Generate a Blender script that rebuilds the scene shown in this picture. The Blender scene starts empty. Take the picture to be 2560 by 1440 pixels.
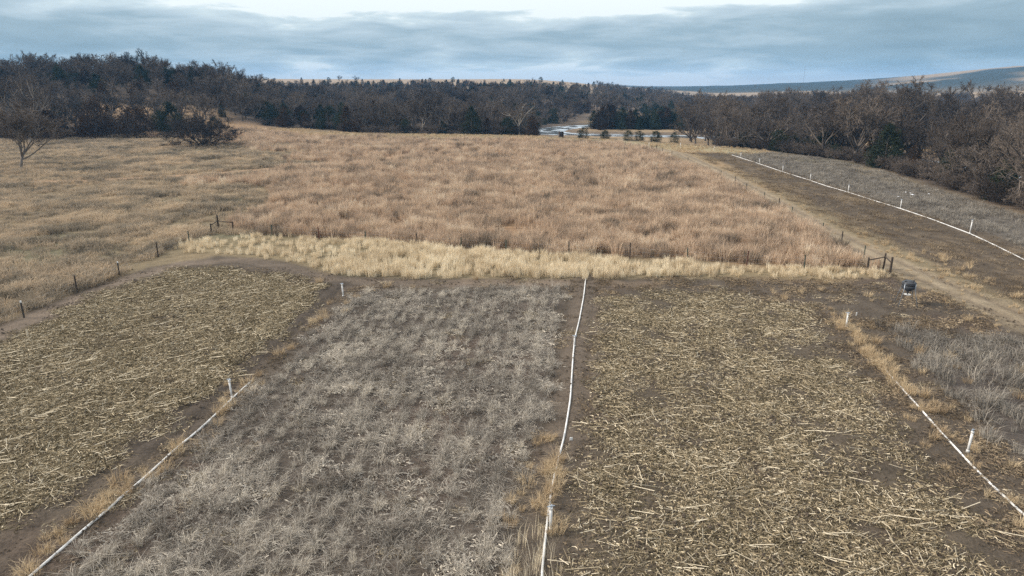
import bpy, math, random
import numpy as np
from mathutils import Vector, Matrix

R = math.radians
scene = bpy.context.scene
COL = scene.collection

# ------------------------------------------------------------------ camera
cam_d = bpy.data.cameras.new('camera')
cam_d.lens = 24.0
cam_d.sensor_width = 36.0
cam_d.clip_start = 0.1
cam_d.clip_end = 20000
cam = bpy.data.objects.new('camera', cam_d)
cam.location = (0, 0, 16)
cam.rotation_euler = (R(90 - 16.48), 0, 0)
COL.objects.link(cam)
scene.camera = cam

# ------------------------------------------------------------------ sky
SUN_EL, SUN_AZ = 34.0, 272.0        # azimuth clockwise from +Y: light comes from the left
world = bpy.data.worlds.new('World')
scene.world = world
world.use_nodes = True


class NT:
    """small helper to wire node trees"""
    def __init__(self, tree):
        self.t = tree
        self.n = tree.nodes
        self.l = tree.links

    def add(self, kind, **kw):
        nd = self.n.new(kind)
        ins = kw.pop('ins', {})
        for k, v in kw.items():
            setattr(nd, k, v)
        for k, v in ins.items():
            self.put(nd.inputs[k], v)
        return nd

    def put(self, sock, v):
        if isinstance(v, bpy.types.NodeSocket):
            self.l.new(v, sock)
        else:
            sock.default_value = v

    def math(self, op, a, b=0.0, c=None, clamp=False):
        nd = self.n.new('ShaderNodeMath')
        nd.operation = op
        nd.use_clamp = clamp
        self.put(nd.inputs[0], a)
        self.put(nd.inputs[1], b)
        if c is not None:
            self.put(nd.inputs[2], c)
        return nd.outputs[0]

    def mix(self, f, a, b, mode='MIX'):
        nd = self.n.new('ShaderNodeMix')
        nd.data_type = 'RGBA'
        nd.blend_type = mode
        self.put(nd.inputs[0], f)
        self.put(nd.inputs[6], a)
        self.put(nd.inputs[7], b)
        return nd.outputs[2]

    def smooth(self, x, a, b):
        nd = self.n.new('ShaderNodeMapRange')
        nd.interpolation_type = 'SMOOTHSTEP'
        self.put(nd.inputs[0], x)
        nd.inputs[1].default_value = a
        nd.inputs[2].default_value = b
        return nd.outputs[0]

    def noise(self, vec, scale, detail=3.0, rough=0.5, dist=0.0):
        nd = self.n.new('ShaderNodeTexNoise')
        if vec is not None:
            self.l.new(vec, nd.inputs['Vector'])
        nd.inputs['Scale'].default_value = scale
        nd.inputs['Detail'].default_value = detail
        nd.inputs['Roughness'].default_value = rough
        nd.inputs['Distortion'].default_value = dist
        return nd.outputs[0]

    def ramp(self, f, stops, interp='LINEAR'):
        nd = self.n.new('ShaderNodeValToRGB')
        nd.color_ramp.interpolation = interp
        e = nd.color_ramp.elements
        while len(e) < len(stops):
            e.new(0.5)
        for el, (p, c) in zip(e, stops):
            el.position = p
            el.color = (c[0], c[1], c[2], 1)
        self.put(nd.inputs[0], f)
        return nd.outputs[0]


def build_world():
    t = NT(world.node_tree)
    t.n.clear()
    out = t.add('ShaderNodeOutputWorld')
    bg = t.add('ShaderNodeBackground')
    bg.inputs['Strength'].default_value = 0.1
    sky = t.add('ShaderNodeTexSky')
    sky.sky_type = 'NISHITA'
    sky.sun_disc = False
    sky.sun_elevation = R(SUN_EL)
    sky.sun_rotation = R(SUN_AZ)
    tc = t.add('ShaderNodeTexCoord')
    nrm = t.add('ShaderNodeVectorMath', operation='NORMALIZE')
    t.l.new(tc.outputs['Generated'], nrm.inputs[0])
    sep = t.add('ShaderNodeSeparateXYZ')
    t.l.new(nrm.outputs[0], sep.inputs[0])
    x, y, z0 = sep.outputs
    z = t.math('MAXIMUM', z0, 0.0)
    den = t.math('ADD', z, 0.06)
    u = t.math('DIVIDE', x, den)
    v = t.math('DIVIDE', y, den)
    pv = t.add('ShaderNodeCombineXYZ')
    t.put(pv.inputs[0], u)
    t.put(pv.inputs[1], v)
    pv.inputs[2].default_value = 4.7
    # cloud sheet seen at a low angle: wide noise for banks, finer noise for ragged edges
    n1 = t.noise(pv.outputs[0], 0.16, 2.0, 0.5)
    n2 = t.noise(pv.outputs[0], 0.6, 7.0, 0.62, 0.4)
    av = t.add('ShaderNodeCombineXYZ')
    t.put(av.inputs[0], t.math('MULTIPLY', x, 8.0))
    t.put(av.inputs[1], t.math('MULTIPLY', y, 8.0))
    t.put(av.inputs[2], t.math('MULTIPLY', z, 46.0))
    n3 = t.noise(av.outputs[0], 1.0, 8.0, 0.55, 0.3)
    n = t.math('ADD', t.math('MULTIPLY', n1, 0.26), t.math('MULTIPLY', n2, 0.2))
    n = t.math('ADD', n, t.math('MULTIPLY', n3, 0.54))
    # a bank of thick cloud lies low over the horizon, heavier to the right, breaking up above
    bank = t.math('MULTIPLY', t.smooth(z, 0.012, 0.05), t.math('SUBTRACT', 1.0, t.smooth(z, 0.066, 0.112)))
    side = t.math('ABSOLUTE', t.math('ADD', x, 0.02))
    thick = t.math('ADD', n, t.math('MULTIPLY', bank, 0.12))
    thick = t.math('ADD', thick, t.math('MULTIPLY', t.math('SUBTRACT', t.smooth(side, 0.22, 0.6), 0.35), 0.16))
    thick = t.math('ADD', thick, t.math('MULTIPLY', t.smooth(x, -0.1, 0.5), 0.05))
    brk = t.math('MULTIPLY', t.smooth(z, 0.068, 0.105), t.math('SUBTRACT', 1.0, t.smooth(side, 0.28, 0.62)))
    thick = t.math('SUBTRACT', thick, t.math('MULTIPLY', brk, 0.075))
    c = t.ramp(thick, [(0.46, (0.84, 0.90, 0.90)), (0.50, (0.62, 0.72, 0.75)),
                       (0.56, (0.50, 0.60, 0.655)), (0.68, (0.33, 0.435, 0.495)), (0.84, (0.25, 0.345, 0.40))])
    hz = t.smooth(z, 0.03, -0.005)
    c = t.mix(t.math('MULTIPLY', hz, 0.85), c, (0.80, 0.79, 0.79, 1))
    c = t.mix(t.smooth(z, 0.12, 0.5), c, (0.60, 0.62, 0.63, 1))
    # overcast luminance grows towards the zenith
    lum = t.math('MULTIPLY', t.math('ADD', 1.0, t.math('MULTIPLY', t.math('SUBTRACT', z, 0.06), 1.25)), 10.0)
    lumc = t.add('ShaderNodeCombineXYZ')
    for i in range(3):
        t.put(lumc.inputs[i], lum)
    c = t.mix(1.0, c, lumc.outputs[0], 'MULTIPLY')
    c = t.mix(0.95, sky.outputs[0], c)
    t.l.new(c, bg.inputs['Color'])
    t.l.new(bg.outputs[0], out.inputs['Surface'])


build_world()

# ------------------------------------------------------------------ sun
sun_d = bpy.data.lights.new('sun', 'SUN')
sun_d.energy = 4.2
sun_d.angle = R(9)
sun_d.color = (1.0, 0.90, 0.78)
sun = bpy.data.objects.new('sun', sun_d)
sun.rotation_euler = (R(90 - SUN_EL), 0, R(180 - SUN_AZ))
sun.location = (-60, 0, 80)
COL.objects.link(sun)

# ------------------------------------------------------------------ exposure
vs = scene.view_settings
vs.view_transform = 'Standard'
vs.look = 'None'
vs.exposure = 0.2
vs.gamma = 1.0
vs.use_curve_mapping = False
scene.cycles.max_bounces = 4
scene.cycles.diffuse_bounces = 2
scene.cycles.glossy_bounces = 1
scene.cycles.transmission_bounces = 2
scene.cycles.transparent_max_bounces = 4
scene.cycles.volume_bounces = 0
scene.cycles.use_denoising = False
scene.cycles.use_adaptive_sampling = False

# ================================================================== helpers
rng = np.random.default_rng(11)


def smoothstep(a, b, x):
    t = np.clip((np.asarray(x, float) - a) / (b - a), 0, 1)
    return t * t * (3 - 2 * t)


def _hash(ix, iy, s):
    h = (ix.astype(np.int64) * 374761393 + iy.astype(np.int64) * 668265263 + s * 1274126177) & 0x7fffffff
    h = ((h ^ (h >> 13)) * 1274126177) & 0x7fffffff
    return ((h ^ (h >> 16)) & 0xffff) / 65535.0


def vnoise(x, y, scale, seed=0, octaves=3):
    """value noise, 0..1; scale = feature size in metres"""
    x = np.asarray(x, float)
    y = np.asarray(y, float)
    tot = 0
    amp = 1.0
    s = 0
    for o in range(octaves):
        fx = x / scale + 17.3 * o
        fy = y / scale - 9.1 * o
        ix = np.floor(fx)
        iy = np.floor(fy)
        tx = fx - ix
        ty = fy - iy
        tx = tx * tx * (3 - 2 * tx)
        ty = ty * ty * (3 - 2 * ty)
        a = _hash(ix, iy, seed + o)
        b = _hash(ix + 1, iy, seed + o)
        c = _hash(ix, iy + 1, seed + o)
        d = _hash(ix + 1, iy + 1, seed + o)
        s = s + amp * ((a * (1 - tx) + b * tx) * (1 - ty) + (c * (1 - tx) + d * tx) * ty)
        tot += amp
        amp *= 0.5
        scale = scale / 2.03
    return s / tot


def poly_dist(x, y, pts, closed=False):
    x = np.asarray(x, float)
    y = np.asarray(y, float)
    d = np.full(x.shape, 1e9)
    P = list(pts) + ([pts[0]] if closed else [])
    for (ax, ay), (bx, by) in zip(P[:-1], P[1:]):
        vx, vy = bx - ax, by - ay
        L = vx * vx + vy * vy + 1e-9
        t = np.clip(((x - ax) * vx + (y - ay) * vy) / L, 0, 1)
        d = np.minimum(d, np.hypot(x - ax - t * vx, y - ay - t * vy))
    return d


def inside(x, y, pts):
    x = np.asarray(x, float)
    y = np.asarray(y, float)
    r = np.zeros(x.shape, bool)
    n = len(pts)
    j = n - 1
    for i in range(n):
        xi, yi = pts[i]
        xj, yj = pts[j]
        if yi != yj:
            r ^= ((yi > y) != (yj > y)) & (x < (xj - xi) * (y - yi) / (yj - yi) + xi)
        j = i
    return r


def sdist(x, y, pts):
    d = poly_dist(x, y, pts, True)
    return np.where(inside(x, y, pts), -d, d)


def new_mesh(name, verts, faces, mat=None, smooth=False):
    me = bpy.data.meshes.new(name)
    me.from_pydata(verts, [], faces)
    if mat:
        me.materials.append(mat)
    if smooth:
        me.polygons.foreach_set('use_smooth', [True] * len(me.polygons))
    me.update()
    return me


def obj(name, data, parent=None, loc=(0, 0, 0), rot=(0, 0, 0), scl=(1, 1, 1)):
    o = bpy.data.objects.new(name, data)
    COL.objects.link(o)
    o.parent = parent
    o.location = loc
    o.rotation_euler = rot
    o.scale = scl
    return o


def tag(o, label=None, cat=None, group=None, kind=None):
    if label:
        o['label'] = label
    if cat:
        o['category'] = cat
    if group:
        o['group'] = group
    if kind:
        o['kind'] = kind
    return o


class MB:
    """collects verts and faces"""
    def __init__(self):
        self.v = []
        self.f = []

    def tube(self, pts, rads, sides=5, cap=True):
        base = len(self.v)
        n = len(pts)
        for i, p in enumerate(pts):
            a = pts[max(0, i - 1)]
            b = pts[min(n - 1, i + 1)]
            d = (Vector(b) - Vector(a)).normalized()
            up = Vector((0, 0, 1)) if abs(d.z) < 0.9 else Vector((1, 0, 0))
            e1 = d.cross(up).normalized()
            e2 = d.cross(e1)
            for k in range(sides):
                an = 2 * math.pi * k / sides
                q = Vector(p) + (e1 * math.cos(an) + e2 * math.sin(an)) * rads[i]
                self.v.append((q.x, q.y, q.z))
        for i in range(n - 1):
            for k in range(sides):
                a = base + i * sides + k
                b = base + i * sides + (k + 1) % sides
                self.f.append((a, b, b + sides, a + sides))
        if cap:
            self.f.append(tuple(base + k for k in range(sides))[::-1])
            self.f.append(tuple(base + (n - 1) * sides + k for k in range(sides)))

    def lathe(self, prof, seg=24, c=(0, 0, 0)):
        base = len(self.v)
        for r, z in prof:
            for k in range(seg):
                a = 2 * math.pi * k / seg
                self.v.append((c[0] + r * math.cos(a), c[1] + r * math.sin(a), c[2] + z))
        for i in range(len(prof) - 1):
            for k in range(seg):
                a = base + i * seg + k
                b = base + i * seg + (k + 1) % seg
                self.f.append((a, b, b + seg, a + seg))
        self.f.append(tuple(base + k for k in range(seg))[::-1])
        self.f.append(tuple(base + (len(prof) - 1) * seg + k for k in range(seg)))

    def box(self, c, s, rz=0.0):
        base = len(self.v)
        for dz in (-.5, .5):
            for dx, dy in ((-.5, -.5), (.5, -.5), (.5, .5), (-.5, .5)):
                x, y = dx * s[0], dy * s[1]
                self.v.append((c[0] + x * math.cos(rz) - y * math.sin(rz),
                               c[1] + x * math.sin(rz) + y * math.cos(rz), c[2] + dz * s[2]))
        b = base
        self.f += [(b, b + 3, b + 2, b + 1), (b + 4, b + 5, b + 6, b + 7)]
        for k in range(4):
            self.f.append((b + k, b + (k + 1) % 4, b + 4 + (k + 1) % 4, b + 4 + k))

    def prism(self, poly, z0, z1):
        """vertical extrusion of a 2-D outline"""
        b = len(self.v)
        n = len(poly)
        for z in (z0, z1):
            for x, y in poly:
                self.v.append((x, y, z))
        for k in range(n):
            self.f.append((b + k, b + (k + 1) % n, b + n + (k + 1) % n, b + n + k))
        self.f.append(tuple(b + k for k in range(n))[::-1])
        self.f.append(tuple(b + n + k for k in range(n)))

    def mesh(self, name, mat=None, smooth=False):
        return new_mesh(name, self.v, self.f, mat, smooth)


# ------------------------------------------------------------------ materials
def simple_mat(name, col, rough=0.8, noise_scale=6.0, var=0.35, metal=0.0, spec=0.3, bump=0.0, object_space=True):
    m = bpy.data.materials.new(name)
    m.use_nodes = True
    t = NT(m.node_tree)
    b = t.n['Principled BSDF']
    tc = t.add('ShaderNodeTexCoord')
    n = t.noise(tc.outputs['Object'], noise_scale, 4.0, 0.6)
    a = tuple(c * (1 - var) for c in col)
    d = tuple(min(1, c * (1 + var)) for c in col)
    c = t.ramp(n, [(0.3, a), (0.7, d)])
    t.l.new(c, b.inputs['Base Color'])
    b.inputs['Roughness'].default_value = rough
    b.inputs['Metallic'].default_value = metal
    b.inputs['Specular IOR Level'].default_value = spec
    if bump:
        bp = t.add('ShaderNodeBump')
        bp.inputs['Strength'].default_value = bump
        bp.inputs['Distance'].default_value = 0.02
        t.l.new(n, bp.inputs['Height'])
        t.l.new(bp.outputs[0], b.inputs['Normal'])
    return m


def plant_mat(name, stops, patch=9.0, rnd=0.35, trans=0.25, piece=0.0, amp=2.5):
    """dry vegetation: colour runs over the stops with the place of the plant (patch, metres) and plant by plant (rnd)"""
    m = bpy.data.materials.new(name)
    m.use_nodes = True
    t = NT(m.node_tree)
    t.n.clear()
    out = t.add('ShaderNodeOutputMaterial')
    oi = t.add('ShaderNodeObjectInfo')
    n = t.noise(oi.outputs['Location'], 1.0 / patch, 3.0, 0.6)
    n2 = t.noise(oi.outputs['Location'], 3.7 / patch, 2.0, 0.6)
    n = t.math('ADD', t.math('MULTIPLY', n, 0.6), t.math('MULTIPLY', n2, 0.4))
    f = t.math('ADD', t.math('MULTIPLY', t.math('SUBTRACT', n, 0.5), amp), 0.5)
    f = t.math('ADD', f, t.math('MULTIPLY', t.math('SUBTRACT', oi.outputs['Random'], 0.5), rnd))
    if piece:
        ge = t.add('ShaderNodeNewGeometry')
        f = t.math('ADD', f, t.math('MULTIPLY', t.math('SUBTRACT', ge.outputs['Random Per Island'], 0.5), piece))
    c = t.ramp(f, stops)
    d = t.add('ShaderNodeBsdfDiffuse')
    t.l.new(c, d.inputs['Color'])
    if trans:
        tr = t.add('ShaderNodeBsdfTranslucent')
        t.l.new(c, tr.inputs['Color'])
        mx = t.add('ShaderNodeMixShader')
        mx.inputs[0].default_value = trans
        t.l.new(d.outputs[0], mx.inputs[1])
        t.l.new(tr.outputs[0], mx.inputs[2])
        t.l.new(mx.outputs[0], out.inputs['Surface'])
    else:
        t.l.new(d.outputs[0], out.inputs['Surface'])
    return m


def ground_material():
    m = bpy.data.materials.new('earth')
    m.use_nodes = True
    t = NT(m.node_tree)
    b = t.n['Principled BSDF']
    at = t.add('ShaderNodeAttribute', attribute_name='col')
    ge = t.add('ShaderNodeNewGeometry')
    n1 = t.noise(ge.outputs['Position'], 0.9, 5.0, 0.62)
    n2 = t.noise(ge.outputs['Position'], 7.0, 4.0, 0.65)
    n3 = t.noise(ge.outputs['Position'], 0.07, 4.0, 0.6)
    n4 = t.noise(ge.outputs['Position'], 26.0, 2.0, 0.6)
    k = t.math('ADD', t.math('MULTIPLY', n1, 1.2), t.math('MULTIPLY', n2, 1.5))
    k = t.math('ADD', k, t.math('MULTIPLY', n3, 0.6))
    k = t.math('ADD', k, t.math('MULTIPLY', n4, 0.9))
    k = t.math('MAXIMUM', t.math('SUBTRACT', k, 1.1), 0.25)
    kk = t.add('ShaderNodeCombineXYZ')
    for i in range(3):
        t.put(kk.inputs[i], k)
    c = t.mix(1.0, at.outputs['Color'], kk.outputs[0], 'MULTIPLY')
    t.l.new(c, b.inputs['Base Color'])
    b.inputs['Roughness'].default_value = 0.95
    b.inputs['Specular IOR Level'].default_value = 0.15
    bp = t.add('ShaderNodeBump')
    bp.inputs['Strength'].default_value = 0.9
    bp.inputs['Distance'].default_value = 0.10
    t.l.new(n2, bp.inputs['Height'])
    t.l.new(bp.outputs[0], b.inputs['Normal'])
    return m


MAT_GROUND = ground_material()

# ================================================================== the lie of the land (metres; camera over the origin)
PLOT_A = [(-60, 30), (-36.5, 36), (-33.2, 41), (-33.2, 48), (-32.6, 54.5), (-30.7, 59.5), (-26.7, 60.8), (-20.4, 57.6), (-16, 54.5), (-15.2, 48.8), (-16.5, 35.1), (-17.9, 27.4), (-19.4, 21.9), (-20, 10), (-60, 10)]
PLOT_B = [(-12.6, 53.2), (4.1, 54.3), (2.7, 38.6), (1.7, 30.8), (0.4, 25.4), (-0.2, 19.5), (-0.6, 8), (-16, 8), (-15.5, 19.5), (-14.0, 34.9), (-13.0, 45.2)]
PLOT_C = [(6.9, 51.6), (12, 53.3), (16.8, 53.2), (22.4, 49.2), (21.0, 42.0), (19.8, 35.1), (18.4, 28.1), (18.0, 22.9), (17.2, 19.5), (16.5, 8), (1.6, 8), (2.2, 19.5), (2.9, 25.4), (4.3, 33.1), (5.6, 42)]
PLOT_D = [(25.6, 44.4), (28.5, 43.4), (33.6, 41.6), (40, 38), (40, 15), (21.5, 15), (22.4, 26.0), (23.1, 30.4), (24.2, 38.6)]
STRIP = [(-36, 72), (-28.5, 74.5), (-19.7, 72.6), (-9.1, 68.8), (0.8, 65.4), (10.7, 63.0), (21.7, 60.6), (33.6, 59.6),
         (32.5, 57.3), (27.9, 56.4), (21.3, 57.2), (14.6, 57.6), (6.5, 56.6), (-1.0, 57.2), (-9.6, 57.0), (-16.2, 58.2), (-22.0, 63.4), (-28.3, 66), (-33.0, 66.5)]
PRAIRIE = [(-33.5, 77.5), (-21, 73.5), (-9.9, 70), (-0.6, 67), (11.4, 65), (21.7, 61.8), (32.5, 60.5), (33.6, 66), (34.2, 74.5), (36.2, 92.6), (37.0, 114), (36.4, 146), (36, 175), (30, 198), (2.5, 212), (-34, 212), (-70, 232), (-118, 250), (-120, 236), (-60, 190), (-42, 146), (-46, 110), (-40, 90)]
TRACK = [(33.5, 201), (38.0, 186), (41.5, 170), (40.6, 145), (39.2, 118), (37.8, 95), (36.2, 78), (35.8, 66), (36.0, 56), (36.4, 47), (36.6, 30)]
PATH_L = [(-34.6, 30), (-34.8, 37), (-34.5, 43.2), (-34.3, 47.4), (-33.8, 53.5), (-32.5, 58.5), (-30.6, 62.3), (-25.8, 63.6), (-20.4, 60.3), (-15.0, 56.2), (-8, 55.2), (4, 55.6)]
TRAIL = [(-112, 116), (-88.3, 118.0), (-76.0, 120.6), (-63.5, 126.7), (-53.3, 134.7), (-43.4, 143.8), (-33.9, 154.1), (-22.2, 168), (-8.8, 191.0), (2.4, 205.0), (14, 214)]
PIPE_L = [(-17.0, 12), (-16.4, 19.5), (-15.8, 24.0), (-15.4, 28.5), (-15.2, 29.6), (-14.9, 33.2), (-14.7, 35.4)]
PIPE_C = [(6.5, 57.8), (5.7, 51.8), (4.8, 46.0), (4.1, 42.0), (3.7, 38.6), (3.1, 33.1), (2.5, 29.2), (2.0, 26.7), (1.6, 24.5), (1.3, 22.1), (1.0, 19.5), (0.8, 14)]
PIPE_R = [(22.0, 37.6), (21.7, 35.9), (20.9, 31.0), (20.45, 28.3), (20.1, 25.7), (20.0, 24.6), (19.9, 22.9), (19.6, 15)]
PIPE_F = [(53.0, 166.9), (53.0, 160.3), (52.9, 147.6), (52.5, 133.4), (52.6, 121.1), (52.5, 114.1), (52.9, 107.3), (52.9, 97.7), (53.0, 92.6), (52.7, 85.0), (51.8, 76.0), (50.5, 69.5), (49.1, 63.5), (47.2, 57)]
LINE_L = PIPE_L + [(-13.4, 51.8), (-13.2, 55)]
LINE_R = [(23.4, 47)] + PIPE_R
TREE_EDGE = [(68.5, 60), (67.8, 89.5), (69.2, 103), (70.9, 119), (73.7, 133), (74.0, 156), (69.4, 168), (65.9, 184), (47.7, 199), (34, 214), (24, 222), (5, 234), (-15, 240), (-40, 244), (-53, 248), (-79, 262), (-104, 250), (-112, 236), (-160, 216), (-230, 200)]
BOTTOM = [(68.5, 40), (67.8, 89.5), (69.2, 103), (70.9, 119), (73.7, 133), (74.0, 156), (69.4, 168), (65.9, 184), (47.7, 202), (34, 222), (10, 232), (-20, 262), (-5, 400), (80, 700), (2500, 3000), (3800, 200), (400, -200), (120, -60)]
RIVER = [(112, -80), (104, 10), (98, 60), (102, 110), (108, 160), (106, 215), (98, 258), (70, 283), (40, 290), (22, 296), (13, 310), (15, 326), (26, 345), (42, 362), (90, 385), (190, 430), (420, 520)]
ROW = math.atan2(0.085, 1.0)


def height(x, y):
    x = np.asarray(x, float)
    y = np.asarray(y, float)
    u = x / np.maximum(y, 60.0)
    # wooded hill on the left
    h1 = 17.0 * smoothstep(0, 1, (y - 214 - 0.10 * np.maximum(0, x + 150)) / 115) * smoothstep(-48, -150, x) * (1 - smoothstep(330, 560, y) * 0.9) * (1 - smoothstep(-0.47, -0.27, u) * smoothstep(240, 300, y))
    # long slope up to the ridge that makes the skyline
    h2 = 27.0 * smoothstep(-0.12, 1.0, (y - 252) / 900) * (1 - smoothstep(0.0, 0.30, u)) - 27.0 * float(smoothstep(-0.12, 1.0, 0.0)) * (1 - smoothstep(0.0, 0.30, u)) * smoothstep(60, 252, y)
    h2 = np.where(y > 252, h2, 0.0)
    # far hills on the right
    base = np.clip(8 + 98 * (u - 0.22), 4, 72)
    h3 = base * smoothstep(1100, 2350, np.hypot(x, y)) * smoothstep(0.05, 0.24, u) * (0.93 + 0.14 * vnoise(x, y, 420, 5, 3))
    h3 += 20 * smoothstep(620, 1300, np.hypot(x, y)) * smoothstep(0.5, 0.75, u) * vnoise(x, y, 300, 8, 3)
    h4 = 16 * smoothstep(1500, 3200, np.hypot(x, y)) * (1 - smoothstep(0.1, 0.3, u)) * (1 - smoothstep(-0.5, -2.0, u))
    # river bottom
    sd = sdist(x, y, BOTTOM)
    h2 = h2 * (1 - smoothstep(20, -30, sd) * (1 - smoothstep(380, 520, y)))
    drop = -3.0 * smoothstep(2, -24, sd)
    z = h1 + h2 + h3 + h4 * 0.3 + drop
    # river bed
    dr = poly_dist(x, y, RIVER)
    z = z - 2.2 * smoothstep(12.5, 6.0, dr) * smoothstep(4, -14, sd)
    z = z + 0.25 * (vnoise(x, y, 45, 2, 3) - 0.5) * smoothstep(62, 110, np.hypot(x * 0.8, y))
    z = z + 7 * (vnoise(x, y, 110, 9, 4) - 0.5) * smoothstep(1200, 2000, np.hypot(x, y)) * smoothstep(0.1, 0.25, u)
    z = z + 5 * (vnoise(x, y, 160, 3, 3) - 0.5) * smoothstep(280, 500, y) * (1 - 0.6 * smoothstep(700, 1000, y))
    # tillage relief close by
    near = 1 - smoothstep(60, 75, y)
    z = z + near * (0.10 * (vnoise(x, y, 0.8, 21, 3) - 0.5) + 0.06 * (vnoise(x, y, 5, 22, 2) - 0.5))
    # wheel ruts beside the centre pipe and along the left pipe
    for line, off, wid, dep in ((PIPE_C, 0.95, 0.22, 0.07), (PIPE_C, -1.0, 0.35, 0.06), (LINE_L, -0.8, 0.25, 0.11), (LINE_L, -2.0, 0.25, 0.09)):
        P = [(a + off, b) for a, b in line]
        d = poly_dist(x, y, P)
        z = z - dep * np.exp(-(d / wid) ** 2) * (1 - smoothstep(54, 58, y))
    for off in (-0.8, 0.9):
        d = poly_dist(x, y, [(a + off, b) for a, b in TRACK])
        z = z - 0.06 * np.exp(-(d / 0.4) ** 2)
    return z


def hz(x, y):
    return float(height(np.array([x]), np.array([y]))[0])


def ground_color(x, y):
    x = np.asarray(x, float)
    y = np.asarray(y, float)
    dist = np.hypot(x, y)
    u = x / np.maximum(y, 60.0)
    jit = (vnoise(x, y, 3.5, 31, 4) - 0.5) * 3.0
    jit2 = (vnoise(x, y, 1.1, 32, 3) - 0.5) * 1.2

    def lay(c, new, m):
        m = np.clip(m, 0, 1)[..., None]
        return c * (1 - m) + np.array(new) * m
    c = np.zeros(x.shape + (3,)) + np.array((0.17, 0.135, 0.085))
    # meadow: dull straw with greener and greyer patches
    c = lay(c, (0.12, 0.112, 0.07), smoothstep(0.5, 0.75, vnoise(x, y, 14, 33, 3)))
    c = lay(c, (0.26, 0.18, 0.105), smoothstep(0.5, 0.8, vnoise(x, y, 19, 34, 3)) * 0.8)
    c = lay(c, (0.235, 0.15, 0.088), smoothstep(1.5, -3, sdist(x, y, PRAIRIE) + jit + (vnoise(x, y, 15, 40, 2) - .5) * 40 * smoothstep(-24, -40, x) * smoothstep(76, 84, y)))
    # arable soil and the worn ground round it
    soil = (0.08, 0.064, 0.049)
    field = [(-60, 8), (-37, 30), (-36.2, 44), (-35.6, 54), (-33.5, 61), (-29, 65.5), (-21, 63.3), (-15, 58.5), (-9, 57), (6.5, 57), (14, 57.3), (21, 57), (28, 56), (33, 57.5), (34.5, 52), (35.5, 42), (60, 8)]
    c = lay(c, soil, smoothstep(0.6, -0.9, sdist(x, y, field) + jit * 0.4))
    for P, cc in ((PLOT_A, (0.105, 0.083, 0.055)), (PLOT_B, (0.074, 0.061, 0.05)), (PLOT_C, (0.085, 0.068, 0.05)), (PLOT_D, (0.075, 0.063, 0.055))):
        c = lay(c, cc, smoothstep(0.7, -1.2, sdist(x, y, P) + jit * 0.5) * 0.9)
    c = lay(c, (0.085, 0.062, 0.048), smoothstep(0.55, 0.78, vnoise(x, y, 4.5, 35, 3)) * 0.7 * (y < 58))
    c = lay(c, (0.19, 0.15, 0.09), smoothstep(0.6, -1.0, sdist(x, y, STRIP) + jit * 0.3) * 0.8)
    c = lay(c, (0.165, 0.125, 0.09), smoothstep(1.5, 0, poly_dist(x, y, [(-4, 56), (2, 55.2), (6, 55.5), (12, 55)]) + jit2) * 0.8)
    # bare paths
    c = lay(c, (0.15, 0.117, 0.09), smoothstep(1.7, 0.3, poly_dist(x, y, PATH_L) + jit2 * 1.2) * 0.95 * (1 - 0.55 * smoothstep(-31, -22, x)))
    c = lay(c, (0.108, 0.085, 0.065), smoothstep(1.5, 0.7, poly_dist(x, y, [(a + 0.2, b) for a, b in PIPE_C if b > 26]) + jit2 * 0.6) * 0.9)
    c = lay(c, (0.06, 0.048, 0.038), smoothstep(1.5, 0.8, poly_dist(x, y, [(a - 1.4, b) for a, b in LINE_L if b > 25]) + jit2 * 0.6) * 0.9)
    # tilled strip and weeds on the right
    till = [(38, 30), (39.0, 50), (39.4, 62), (40.5, 78), (42.5, 100), (44, 122), (46, 155), (44.5, 176), (56, 168), (64, 150), (66, 110), (64, 60), (60, 30)]
    c = lay(c, (0.078, 0.06, 0.043), smoothstep(0.5, -1.5, sdist(x, y, till) + jit * 0.4))
    c = lay(c, (0.13, 0.10, 0.07), smoothstep(0.5, -1.5, sdist(x, y, till)) * smoothstep(0.5, 0.72, vnoise(x * 5, y * 0.7, 4, 55, 4)) * 0.8)
    grey = [(53.5, 30), (51, 60), (53.8, 76), (54.8, 95), (54.5, 165), (62, 160), (68, 140), (66, 110), (64, 60)]
    c = lay(c, (0.105, 0.093, 0.08), smoothstep(0.8, -2, sdist(x, y, grey) + jit * 0.5) * 0.9)
    mown = [(38, 176), (34, 200), (26, 214), (0, 222), (-40, 226), (-60, 233), (-72, 246), (-60, 250), (-20, 242), (10, 236), (28, 220), (48, 200), (60, 186), (66, 170), (56, 169), (45, 180)]
    c = lay(c, (0.245, 0.205, 0.125), smoothstep(1.5, -2.5, sdist(x, y, mown) + jit))
    c = lay(c, (0.16, 0.125, 0.09), smoothstep(3, 0, poly_dist(x, y, [(-50, 236), (-20, 231), (10, 225)]) + jit * 0.6) * 0.8)
    c = lay(c, (0.23, 0.183, 0.125), smoothstep(2.6, 1.0, poly_dist(x, y, TRACK) + jit2 * 0.9))
    c = lay(c, (0.29, 0.235, 0.165), smoothstep(0.55, 0.75, vnoise(x * 3, y, 2.5, 36, 3)) * smoothstep(2.2, 0.6, poly_dist(x, y, TRACK)) * 0.7)
    for off in (-0.8, 0.9):
        c = lay(c, (0.155, 0.12, 0.085), smoothstep(0.6, 0.1, poly_dist(x, y, [(a + off, b) for a, b in TRACK]) + jit2 * 0.4) * 0.75)
    c = lay(c, (0.29, 0.19, 0.12), smoothstep(2.2, 1.0, poly_dist(x, y, TRAIL) + jit2))
    # woodland floor, river bottom, hills
    sb = sdist(x, y, BOTTOM)
    c = lay(c, (0.15, 0.112, 0.085), smoothstep(2, -6, sb + jit))
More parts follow.
